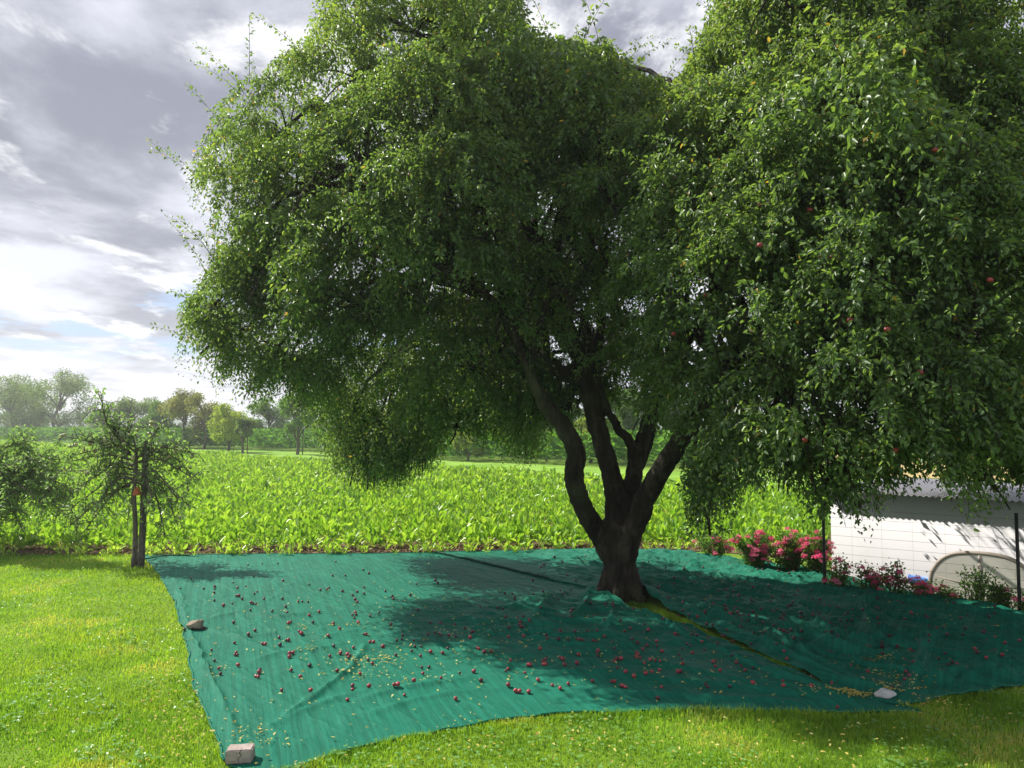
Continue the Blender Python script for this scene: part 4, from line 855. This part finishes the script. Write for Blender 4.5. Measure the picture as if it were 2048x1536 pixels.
# ------------------------------------------------------------------ far hills, corn, orchard trees
def ridge(name, Y0, prof, seed, m):
    xs = np.linspace(-900, 900, 240); h = np.interp(xs, [p[0] for p in prof], [p[1] for p in prof]) + 1.6 * fbm(xs * .05 + seed, xs * 0, 4) + 1.0 * fbm(xs * .4 + seed, xs * 0, 2)
    V = []; rows = 7
    for k in range(rows):
        f = math.sin(k / (rows - 1) * math.pi) ; V.append(np.stack([xs, np.full_like(xs, Y0 + k * 22), h * f ** .6 - 1.2 * (f < .01)], 1))
    V = np.concatenate(V); i = np.arange(rows * 240).reshape(rows, 240)
    return tag(mesh_np(name, V, np.stack([i[:-1, :-1], i[:-1, 1:], i[1:, 1:], i[1:, :-1]], -1).reshape(-1, 4), m, smooth=True), kind='structure')
ridge('hills', 520, [(-900, 14), (-380, 13), (-290, 9), (-250, 4), (-120, 7), (0, 8), (300, 9), (900, 12)], 3, M['hill'])
r = np.random.default_rng(44); cp = np.array([(-110, 138), (-67, 97), (-24, 58.5), (-14, 53), (-3.5, 39.5), (3, 35.5), (9, 33)], float)
n = 5200; sg = np.linalg.norm(np.diff(cp, axis=0), axis=1); k = r.choice(len(sg), n, p=sg / sg.sum()); t = r.random(n)[:, None]
Q = cp[k] * (1 - t) + cp[k + 1] * t; dr = unit(cp[k + 1] - cp[k]); pn = np.stack([-dr[:, 1], dr[:, 0]], 1); pn *= np.sign(pn[:, 1])[:, None]; Q = Q + pn * (r.uniform(0, 1, n) ** 1.3 * 9)[:, None]
nl = 8; Q3 = np.repeat(Q, nl, 0); N_ = len(Q3); hh = np.tile(np.linspace(.15, .95, nl), n) * 1.45; a = r.uniform(0, 6.28, N_)
A = unit(np.stack([np.cos(a), np.sin(a), r.uniform(.5, 1.4, N_)], 1)); Nn = unit(np.array([0, 0, 1.]) + .5 * rng.standard_normal((N_, 3)))
V, F, q = leaf_mesh(np.stack([Q3[:, 0], Q3[:, 1], hh], 1), A, Nn, r.uniform(.35, .65, N_), np.full(N_, .10), simple=True, curl=.45)
tag(mesh_np('corn_field', V, F, M['corn'], attrs={'rnd': np.repeat(r.random(N_), q)}), 'low dark green maize crop beyond the meadow strip and the beet field', 'crop', kind='stuff')
FL = {'grey': far_leaf('grey_green_leaf', (.10, .16, .06), (.17, .24, .09)), 'brown': far_leaf('olive_brown_leaf', (.13, .155, .05), (.23, .23, .08)), 'yellow': far_leaf('yellow_green_leaf', (.17, .25, .04), (.30, .36, .06)),
      'green': far_leaf('mid_green_leaf', (.07, .15, .03), (.14, .24, .05)), 'dark': far_leaf('deep_green_leaf', (.035, .085, .022), (.07, .13, .03))}
def far_tree(name, px, Y, top, wpx, kind, label, low=.28, nleaf=None, spire=False, group=None, stake=False):
    c = at(px, 850, Y); Hh = CAM_H + (850 - top) / FPX * Y; Wd = wpx / FPX * Y / 2; r = np.random.default_rng(int(abs(px) * 7 + Y))
    t = empty(name, (c.x, Y, 0), label=label, cat='tree', group=group)
    tb = MB(); P, rr = smooth_path([(0, 0, -.1), (.04 * Hh * r.normal(), 0, Hh * .25), (.03 * Hh * r.normal(), .02, Hh * .55), (0, 0, Hh * (.98 if spire else .8))], [Hh * .022 + .03, Hh * .018 + .02, Hh * .012, .012], 4); tb.tube(P, rr, 7, wob=.05)
    LBS = []
    for k in range(15 if wpx > 60 else 9):
        a = r.uniform(0, 6.28); f = r.uniform(low + .06, .93); q = math.sqrt(max(.05, 1 - ((f - .52) / .50) ** 2)) * r.uniform(.45, .95)
        e = np.array([math.cos(a) * Wd * q, math.sin(a) * Wd * q, f * Hh]); b0 = np.array([0, 0, Hh * max(.18, f - .28)]); rad = min(Wd, Hh * .5) * r.uniform(.26, .46)
        LBS.append((e, rad)); P, rr = smooth_path([b0, b0 * .5 + e * .5 + np.array([0, 0, .04 * Hh]), e], [Hh * .009 + .012, Hh * .006 + .01, .01], 4); tb.tube(P, rr, 5)
        for j in range(3):
            e2 = e + unit(r.standard_normal(3)) * rad * 1.15 * np.array([1, 1, .9]); e2[2] = abs(e2[2]); tb.tube([e, (e + e2) / 2 + [0, 0, .03], e2], [.02, .014, .006], 4)
    LBS.append((np.array([0, 0, Hh * .72]), min(Wd, Hh * .4) * .5))
    tb.build('trunk', M['gbark'], t, True)
    nn = nleaf or int(3400 + wpx * 40); w = np.array([l[1] ** 2 for l in LBS]); k = r.choice(len(LBS), nn, p=w / w.sum())
    C = np.array([l[0] for l in LBS])[k]; Rr = np.array([l[1] for l in LBS])[k]; d = unit(r.standard_normal((nn, 3))); P = C + d * (Rr * r.uniform(.2, 1.12, nn) ** .6)[:, None] * np.array([1, 1, .82])
    P += .25 * Rr[:, None] * np.stack([vnoise(P[:, 0] * 1.7, P[:, 2] * 1.7), vnoise(P[:, 1] * 1.7 + 9, P[:, 2] * 1.7), vnoise(P[:, 0] * 1.7 + 4, P[:, 1] * 1.7)], 1)
    P[:, 2] = np.maximum(P[:, 2], low * Hh * .8)
    ls = .05 + Y * .0019; V, F, q = leaf_mesh(P, unit(r.standard_normal((nn, 3)) + [0, 0, -.3]), unit(r.standard_normal((nn, 3)) * .6 + [0, 0, .8]), r.uniform(.7, 1.3, nn) * ls, np.full(nn, ls * .6), simple=True)
    mesh_np('crown', V, F, FL[kind], t, attrs={'rnd': np.repeat(r.random(nn), q)})
    if stake:
        sb = MB(); sb.tube([(.35, -.1, -.1), (.36, -.1, 1.7)], [.035, .03], 6); sb.build('stake', M['stake'], t)
    return t
far_tree('orchard_tree', 22, 101, 752, 130, 'grey', 'grey green orchard tree cut by the left edge of the picture, beyond the maize', .22)
far_tree('orchard_tree', 118, 97, 735, 120, 'grey', 'tall grey green old tree with a bare spiky top at the far left', .22, spire=True)
far_tree('orchard_tree', 66, 108, 768, 90, 'green', 'mid green round tree between the two tall grey green trees at far left', .2)
far_tree('orchard_tree', 262, 72, 800, 125, 'grey', 'low wide grey green tree behind the top of the small staked apple tree', .15)
far_tree('orchard_tree', 205, 80, 812, 60, 'green', 'small rounded green tree left of the wide grey green one', .15)
far_tree('orchard_tree', 322, 70, 806, 70, 'green', 'green bushy tree beside the olive brown tree', .2)
far_tree('orchard_tree', 372, 62, 782, 112, 'brown', 'olive brown tree with a dark trunk standing in front of the maize', .12, 9000)
far_tree('orchard_tree', 408, 59, 792, 84, 'brown', 'thin olive brown tree with bare outer twigs, right of the denser brown one', .15, 3600)
far_tree('orchard_tree', 460, 52, 808, 92, 'yellow', 'bright yellow green young tree in the meadow strip', .2)
far_tree('orchard_tree', 486, 50, 822, 46, 'grey', 'slim pale young tree with a stake in the meadow strip', .38, stake=True)
far_tree('orchard_tree', 540, 66, 800, 90, 'green', 'green tree seen under the left end of the weeping crown', .2)
far_tree('orchard_tree', 596, 48, 782, 80, 'green', 'fresh green young tree with a thin trunk under the hanging branches', .35, stake=True)
for (px, Y, top, w, kd, lb_) in [(650, 70, 790, 110, 'grey', 'pale tree just left of the lowest hanging branch'), (735, 66, 800, 100, 'yellow', 'yellowish tree hidden behind the lowest hanging branch'), (820, 62, 790, 110, 'green', 'leafy tree partly hidden behind the hanging branches'),
        (885, 50, 806, 80, 'yellow', 'light yellow green tree right of the lowest hanging branch'), (935, 39, 862, 56, 'yellow', 'small young orchard tree with pale leaves and thin trunk in the meadow strip'), (968, 52, 800, 90, 'green', 'green tree behind the small young orchard tree'),
        (1010, 46, 812, 90, 'dark', 'dark leafy tree left of the leftmost limb of the big tree'), (1065, 43, 800, 90, 'grey', 'greyish tree just behind the left limb of the big tree'), (1105, 50, 790, 110, 'green', 'tall green tree seen behind the leftmost limb'),
        (1180, 38, 806, 74, 'yellow', 'light green tree seen between the left and middle limbs'), (1245, 41, 780, 110, 'green', 'dense green tree seen between the middle and right limbs'), (1330, 44, 790, 110, 'dark', 'dark tree seen right behind the right hand limb')]:
    far_tree('orchard_tree', px, Y, top, w, kd, lb_, .24)
for k, (px, Y, top, w, lb_) in enumerate([(1400, 37, 860, 130, 'deep green bush just right of the big trunk at the field end'), (1490, 34, 850, 140, 'deep green bush at the far end of the beet field, above the pink roses'), (1580, 33, 856, 130, 'broad deep green bush above the right part of the pink rose hedge'),
        (1665, 32, 850, 120, 'deep green bush left of the white shed roof'), (1790, 62, 858, 130, 'deep green tree beyond the stubble field above the shed'), (1930, 64, 850, 150, 'rounded deep green tree beyond the stubble field at the right'), (2060, 60, 830, 140, 'deep green tree beyond the stubble at the right edge')]):
    far_tree('bush' if k < 4 else 'field_tree', px, Y, top, w, 'dark', lb_, .03)['category'] = 'bush' if k < 4 else 'tree'
for i, px in enumerate(range(-300, 1500, 75)):          # a distant belt of trees on the horizon
    r2 = random.Random(i); far_tree('distant_tree', px + r2.uniform(-20, 20), 210 + r2.uniform(-25, 45), 838 + r2.uniform(-8, 5), 95, 'dark', 'small dark tree in the distant belt of trees on the horizon', .05, 1300, group='trees in the distant belt on the horizon')

# ------------------------------------------------------------------ small staked apple tree and its neighbour
def small_apple(base, limbs, name, label, nleaf, fruit, seed, trunk_pts, trunk_r):
    r = np.random.default_rng(seed); t = empty(name, tuple(base), label=label, cat='tree'); B0 = np.array(base)
    tb = MB(); P, rr = smooth_path([np.array(p) - B0 for p in trunk_pts], trunk_r, 5); tb.tube(P, rr, 10, wob=.05); tb.build('trunk', M['gbark'], t, True)
    bb = MB(); segs = []
    for L0 in limbs:
        P, rr = smooth_path([np.array(p) - B0 for p in L0], np.linspace(.017, .006, len(L0)), 5); bb.tube(P, rr, 6, wob=.06); segs.append(P)
        for j in range(int(len(P) * .35), len(P)):
            for q in range(3):
                e = P[j] + unit(r.standard_normal(3) + [0, 0, -.15]) * r.uniform(.12, .32); mm = (P[j] + e) / 2 + [0, 0, .04]; bb.tube([P[j], mm, e + [0, 0, -.05]], [.006, .0045, .003], 5); segs.append(np.array([P[j], mm, e + [0, 0, -.05]]))
    bb.build('branches', M['gbark'], t, True)
    lens = np.array([len(s_) for s_ in segs], float); k = r.integers(0, len(segs), nleaf); u = r.uniform(.25, 1, nleaf)
    P = np.array([s_[min(int(uu * (len(s_) - 1)), len(s_) - 2)] * (1 - (uu * (len(s_) - 1)) % 1) + s_[min(int(uu * (len(s_) - 1)) + 1, len(s_) - 1)] * ((uu * (len(s_) - 1)) % 1) for s_, uu in zip([segs[i] for i in k], u)])
    P += r.normal(0, .03, P.shape); V, F, q = leaf_mesh(P, unit(r.standard_normal((nleaf, 3)) + [0, 0, -.3]), unit(.8 * r.standard_normal((nleaf, 3)) + [0, 0, .7]), r.uniform(.04, .075, nleaf), r.uniform(.024, .038, nleaf))
    mesh_np('crown', V, F, M['apple_leaf'], t, attrs={'rnd': np.repeat(r.random(nleaf), q)})
    for (px, py, dY) in fruit:
        o = bpy.data.objects.new('apple', AMG); COL.objects.link(o); o.parent = t; o.location = np.array(at(px, py, base[1] + dY)) - B0; s_ = random.uniform(.026, .034); o.scale = (s_, s_, s_); o.rotation_euler = (random.uniform(-.5, .5), random.uniform(-.5, .5), 0)
    return t
bT = gnd(268, 1130); D0 = bT.y
def a_(px, py, d=0): return np.array(at(px, py, D0 + d))
lim = []
for (x1, y1, x2, y2, x3, y3, d3) in [(270,935,235,925,180,960,-.2),(270,940,225,935,140,985,.1),(272,905,240,890,150,910,0),(275,900,300,905,350,915,.1),(275,925,320,920,385,955,-.1),(272,960,230,955,150,1010,.2),(272,955,225,965,190,1030,-.4),(275,950,320,960,360,1000,.3),
        (272,945,290,955,310,1020,-.5),(272,895,240,875,225,850,0),(272,895,262,870,238,842,.2),(275,897,300,885,318,850,.1),(270,970,230,985,170,1060,.1),(275,960,325,975,355,1050,.2),(272,950,270,965,255,1040,.6),(270,930,240,930,205,1000,.6),(275,940,310,945,375,1010,-.3),(275,915,325,895,380,905,-.2),(270,950,215,945,125,940,.3),(275,965,310,990,330,1070,-.1),(262,905,225,890,178,885,0),(262,910,200,888,128,872,.1),(266,920,210,910,130,925,0),(272,960,215,990,140,1050,0),(276,925,330,905,398,960,0)]:
    lim.append([a_(x1, y1), a_(x2, y2, d3 * .5), a_(x3, y3, d3)])
lim.append([a_(262, 897), a_(232, 872), a_(210, 835), a_(203, 792)])
fruit = [(232, 838, 0), (303, 845, .1), (302, 852, .12), (258, 870, 0), (234, 855, .2), (248, 888, -.1), (275, 860, 0), (298, 868, .1), (198, 878, 0), (213, 882, 0), (178, 882, .1), (180, 888, .1), (192, 910, 0), (190, 902, .1), (240, 912, -.1), (266, 914, -.1), (266, 918, -.14), (353, 893, -.1), (362, 903, -.15), (350, 905, -.1), (360, 900, -.2), (340, 913, 0), (335, 916, 0), (385, 908, -.1), (384, 913, -.1), (140, 893, .2), (146, 893, .2), (152, 890, .2), (128, 870, .2), (122, 872, .2), (174, 948, -.1), (172, 942, 0), (360, 1035, .1), (380, 935, -.1), (310, 925, 0), (224, 935, 0), (268, 935, 0), (135, 922, .1)]
st_ = small_apple((bT.x, D0, 0), lim, 'apple_tree', 'small staked apple tree with pale green apples at the far left corner of the net', 2700, fruit, 5, [gnd(268, 1134), a_(271, 1060), a_(268, 985), a_(272, 930), a_(272, 892)], [.040, .032, .029, .027, .018])
b = MB(); P, rr = smooth_path([gnd(281, 1136), at(286, 1050, D0 - .02), at(289, 960, D0 - .02), at(294, 882, D0 - .02)], [.046, .043, .042, .040], 4); b.tube(P, rr, 12, wob=.05)
tag(b.build('wooden_stake', M['stake'], None, True), 'weathered leaning wooden stake beside the trunk of the small apple tree', 'stake')
p = at(274, 986, D0 - .10)
bm = bmesh.new(); prof = [(.030, .075), (.036, .070), (.048, -.0), (.054, -.002), (.055, -.022), (.048, -.022), (.044, 0.0), (.031, .066)]
for k in range(20):
    a = k / 20 * 2 * math.pi
    for (q, z_) in prof: bm.verts.new((q * math.cos(a), q * math.sin(a), z_))
bm.verts.ensure_lookup_table(); n_ = len(prof)
for k in range(20):
    for j in range(n_ - 1): bm.faces.new([bm.verts[k * n_ + j], bm.verts[((k + 1) % 20) * n_ + j], bm.verts[((k + 1) % 20) * n_ + j + 1], bm.verts[k * n_ + j + 1]])
bm.faces.new([bm.verts[k * n_] for k in range(20)])
me = bpy.data.meshes.new('flower_pot'); bm.to_mesh(me); bm.free(); me.materials.append(M['terra']); o = bpy.data.objects.new('flower_pot', me); COL.objects.link(o); o.location = p; o.rotation_euler = (.1, .05, 0)
tag(o, 'small terracotta pot hanging upside down on the small apple tree trunk', 'pot')
lim = []; r2 = random.Random(8)
for k in range(52):
    x3 = r2.uniform(-130, 165); y3 = r2.uniform(880, 1085); d3 = r2.uniform(-.8, .8)
    lim.append([a_(-40, r2.uniform(960, 1040), .9), a_((x3 - 40) / 2, (y3 + 960) / 2 - 20, .9 + d3 * .5), a_(x3, y3, .9 + d3)])
lim.append([a_(0, 930, .9), a_(48, 900, .9), a_(42, 872, .9)])
fr2 = [(42, 880, .9), (48, 886, .9), (20, 930, .5), (60, 950, .6), (-20, 940, .4), (90, 960, .6), (30, 1000, .3)]
bb2 = at(-40, 850, D0 + .9); small_apple((bb2.x, bb2.y, 0), lim, 'apple_tree', 'low bushy apple tree reaching into the picture at the left edge', 15000, fr2, 6, [(bb2.x, bb2.y, -.1), tuple(a_(-42, 1050, .9)), tuple(a_(-40, 980, .9))], [.07, .05, .04])

# ------------------------------------------------------------------ white shed behind the fence
SLEN, SDEP, ZT = 7.0, 3.1, 1.02
shed = empty('shed', (WL[0], WL[1], -1.1), math.atan2(wd_[1], wd_[0]), label='long low white shed with a grey corrugated roof beyond the wire fence', cat='shed')
b = MB(); b.box((SLEN / 2, SDEP / 2, (ZT + 1.3) / 2 - .1), (SLEN, SDEP, ZT + 1.3 - .2 + .0)); b.build('wall', M['wall'], shed)
xs = np.linspace(-.12, SLEN + .1, int((SLEN + .22) / .0095)); ys = np.array([-.075, 0, 1.0, 2.0, SDEP + .12]); Xs, Ys = np.meshgrid(xs, ys)
zt = ZT + 1.1 + .010 * np.sin(Xs * 2 * math.pi / .068) + .0 * Ys + .012
V = np.concatenate([np.stack([Xs, Ys, zt], -1).reshape(-1, 3), np.stack([Xs, Ys, zt - .008], -1).reshape(-1, 3)]); n1_, n2_ = len(ys), len(xs); i = np.arange(n1_ * n2_).reshape(n1_, n2_); j = i + n1_ * n2_
F = np.concatenate([np.stack([i[:-1, :-1], i[:-1, 1:], i[1:, 1:], i[1:, :-1]], -1).reshape(-1, 4), np.stack([j[:-1, :-1], j[1:, :-1], j[1:, 1:], j[:-1, 1:]], -1).reshape(-1, 4), np.stack([i[0, :-1], j[0, :-1], j[0, 1:], i[0, 1:]], -1)])
mesh_np('roof', V, F, M['roof'], shed, True)
b = MB(); b.tube([(2.27, -.02, .05), (2.27, -.02, ZT + 1.08)], [.011, .011], 8); b.build('pipe', M['pipe'], shed, True)
b = MB(); b.box((1.35, -.006, 1.095), (.85, .010, .085)); b.build('blue_band', M['blue'], shed)
# cream panel with a rounded tubular frame leaning by the shed
fp = at(1958, 1180, 8.55); pn_ = empty('panel_with_frame', (fp.x, fp.y, -.75), math.atan2(wd_[1], wd_[0]), label='cream plastic panel with a rounded beige tube frame leaning against the white shed', cat='panel')
arch = [(-.50, 0, .35), (-.49, 0, .82), (-.44, 0, .98), (-.34, 0, 1.10), (-.20, 0, 1.165), (0, 0, 1.19), (.20, 0, 1.185), (.36, 0, 1.14), (.47, 0, 1.04), (.52, 0, .90), (.53, 0, .35)]
P, rr = smooth_path(arch, [.026] * len(arch), 5); b = MB(); b.tube(P, rr, 10); b.tube([(.02, -.012, .35), (.02, -.012, 1.17)], .016, 8); b.tube([(-.44, -.010, .88), (-.2, -.012, .84), (.02, -.012, .83), (.5, -.010, .86)], .012, 8); b.build('frame', M['beige'], pn_, True)
V = np.concatenate([P + [0, .012, 0], P * [.98, 1, 1] * 1 + [0, .030, 0]]); n_ = len(P); F = [[k, k + 1, n_ + k + 1, n_ + k] for k in range(n_ - 1)]
bm = bmesh.new(); vs = [bm.verts.new(v) for v in (P + [0, -.020, 0])]; f_ = bm.faces.new(vs); ex = bmesh.ops.extrude_face_region(bm, geom=[f_]); bmesh.ops.translate(bm, vec=(0, .03, 0), verts=[v for v in ex['geom'] if isinstance(v, bmesh.types.BMVert)])
bmesh.ops.recalc_face_normals(bm, faces=bm.faces[:]); me = bpy.data.meshes.new('panel'); bm.to_mesh(me); bm.free(); me.materials.append(M['cream']); o = bpy.data.objects.new('panel', me); COL.objects.link(o); o.parent = pn_

# ------------------------------------------------------------------ wire fence
fence = empty('wire_fence', (PL.x, PL.y, 0), math.atan2(fd.y, fd.x), label='dark wire mesh fence on thin steel posts in front of the white shed', cat='fence')
FLn = (Vector((PR.x, PR.y)) - Vector((PL.x, PL.y))).length
for k in range(4):
    b = MB(); b.tube([(k * FLn, 0, -.3), (k * FLn, 0, 1.02)], .017, 10); b.build('post', M['post'], fence, True)
b = MB()
for k in range(10): b.tube([(0, -.02, .06 + k * .10), (FLn * 1.5, -.021, .057 + k * .10), (FLn * 3, -.02, .06 + k * .10)], .0012, 4, cap=False)
xw = 0.0
while xw < FLn * 3: b.tube([(xw, -.022, .06), (xw, -.022, .96)], .0006, 4, cap=False); xw += .30
b.build('mesh_wire', M['wire'], fence)

# ------------------------------------------------------------------ roses
def rose_bush(px, dep, w, top, dens, bloom, label, seed, base=0.0, group=None, bpy_range=(0.35, 1.0)):
    r = np.random.default_rng(seed); c = at(px, 850, dep); h = CAM_H - (top - 850) / FPX * dep; zb = float(gz(c.x, c.y)); h = h - zb
    t = empty('rose_bush', (c.x, dep, zb), label=label, cat='rose bush', group=group)
    sb = MB(); tips = []
    for k in range(int(9 + w * 14)):
        a = r.uniform(0, 6.28); q = r.uniform(.2, 1); x0 = r.uniform(-.3, .3) * w; e = np.array([x0 * 1.2 + math.cos(a) * q * w * .42, math.sin(a) * q * min(w, .55) * .42, h * r.uniform(.45, 1.0) * (1 - .25 * q)])
        P, rr = smooth_path([(x0 * .8, r.normal(0, .04), -.02), (x0 + (e[0] - x0) * .35, e[1] * .35, e[2] * .6), tuple(e)], [.006, .004, .0025], 4); sb.tube(P, rr, 5); tips.append(P)
    sb.build('stems', M['gbark'], t)
    nl = int(dens * w * h * 8200); k = r.integers(0, len(tips), nl); u = r.uniform(.15, 1, nl) ** .8
    P = np.array([tips[i][min(int(uu * (len(tips[i]) - 1)), len(tips[i]) - 1)] for i, uu in zip(k, u)]) + r.normal(0, .035, (nl, 3)); P[:, 2] = np.abs(P[:, 2])
    V, F, q = leaf_mesh(P, rand_unit(nl), unit(r.standard_normal((nl, 3)) * .6 + [0, 0, .8]), r.uniform(.02, .038, nl), r.uniform(.014, .024, nl))
    mesh_np('foliage', V, F, M['rose_leaf'], t, attrs={'rnd': np.repeat(r.random(nl), q)})
    nb = int(bloom * 2.1)
    if not nb: return t
    i = r.integers(0, len(tips), nb); C = np.array([tips[a][-1 - int(r.random() < .3)] for a in i]) + r.normal(0, .035, (nb, 3)); C[:, 1] -= .04; C[:, 2] = np.clip(C[:, 2] * r.uniform(.55, 1.03, nb), h * .22, h)
    npet = 38; Cc = np.repeat(C, npet, 0); d = rand_unit(len(Cc)); d[:, 2] = np.abs(d[:, 2]) * .7 + .05; d = unit(d); rad = r.uniform(.004, .040, len(Cc))[:, None]
    P = Cc + d * rad; V, F, q = leaf_mesh(P, unit(d + .8 * rand_unit(len(Cc))), unit(d + .3 * rand_unit(len(Cc))), r.uniform(.012, .022, len(Cc)), r.uniform(.011, .018, len(Cc)), curl=.3)
    mesh_np('blossoms', V, F, M['petal'], t, attrs={'rnd': np.clip(np.repeat(np.repeat(r.random(nb), npet) * .7 + .3 * r.random(len(Cc)), q), 0, 1)})
    return t
rose_bush(1505, 9.75, .42, 1040, 1.3, 24, 'pink rose bush at the left end of the dense sunlit rose clump', 1)
rose_bush(1572, 9.55, .46, 1038, 1.4, 30, 'pink rose bush in the middle of the dense sunlit rose clump', 2)
rose_bush(1628, 9.35, .36, 1046, 1.5, 26, 'pink rose bush at the right end of the sunlit clump, beside the left fence post', 3)
rose_bush(1420, 10.6, .42, 1048, .9, 13, 'small loose rose bush with few pink blooms behind the hanging branch', 4)
def fpos(t, s): q = Vector((PL.x, PL.y)) + fd * t + fn * s; return 1024 + FPX * q.x / q.y, q.y
for (t_, s_, w, top, dens, bl, sd_, lb_) in [(.16, .1, .3, 1098, .7, 6, 11, 'low rose bush just right of the left fence post with small dark pink blooms'), (.45, .12, .3, 1112, .7, 9, 12, 'rose bush with a cluster of deep pink blooms low on the wire fence'), (.72, .05, .22, 1105, .8, 5, 13, 'narrow upright rose bush with one tall pink bloom before the shed wall'),
        (.95, .10, .32, 1150, .9, 7, 14, 'low rose bush with two deep pink blooms below the blue band'), (1.2, .12, .30, 1160, 1.1, 2, 15, 'leafy rose bush with hardly any blooms left of the cream panel'), (1.45, .1, .30, 1100, .45, 0, 16, 'thin tall rose shoots with small leaves in front of the cream panel'),
        (1.68, .12, .3, 1142, .9, 1, 17, 'leafy bush with one bloom just left of the right fence post'), (1.95, .08, .26, 1170, 1.0, 3, 18, 'rose bush with a pink bloom right of the right fence post'), (2.4, .1, .5, 1150, .9, 3, 19, 'rose bush cut off by the right edge of the picture')]:
    px, dep = fpos(t_, s_); rose_bush(px, dep, w, top, dens, bl, lb_, sd_)
# low green growth at the foot of the roses
r = np.random.default_rng(61); n = 5200; t_ = r.uniform(-2.3, 3.2, n); s_ = r.normal(.02, .08, n); X_ = PL.x + fd.x * t_ + fn.x * s_; Y_ = PL.y + fd.y * t_ + fn.y * s_
k = ~on_net(X_, Y_) & (X_ > 2.4); X_, Y_ = X_[k], Y_[k]; n = len(X_)
V, F, q = leaf_mesh(np.stack([X_, Y_, gz(X_, Y_) + r.uniform(.0, .12, n)], 1), rand_unit(n), unit(r.standard_normal((n, 3)) * .6 + [0, 0, .8]), r.uniform(.02, .045, n), r.uniform(.012, .022, n))
tag(mesh_np('hedge_undergrowth', V, F, M['rose_leaf'], attrs={'rnd': np.repeat(r.random(n), q)}), 'low leafy weeds at the foot of the fence along the net edge', 'weeds', kind='stuff')

# ------------------------------------------------------------------ thin summer haze
m = mat('haze'); g = G(m); v = g.n('ShaderNodeVolumePrincipled'); v.inputs['Color'].default_value = (.93, .96, 1, 1); v.inputs['Density'].default_value = .0012; v.inputs['Anisotropy'].default_value = .35
g.t.links.new(v.outputs[0], g.o.inputs[1])
b = MB(); b.box((0, 400, 14.4), (2200, 1000, 32)); hz = b.build('haze', m); tag(hz, kind='stuff')
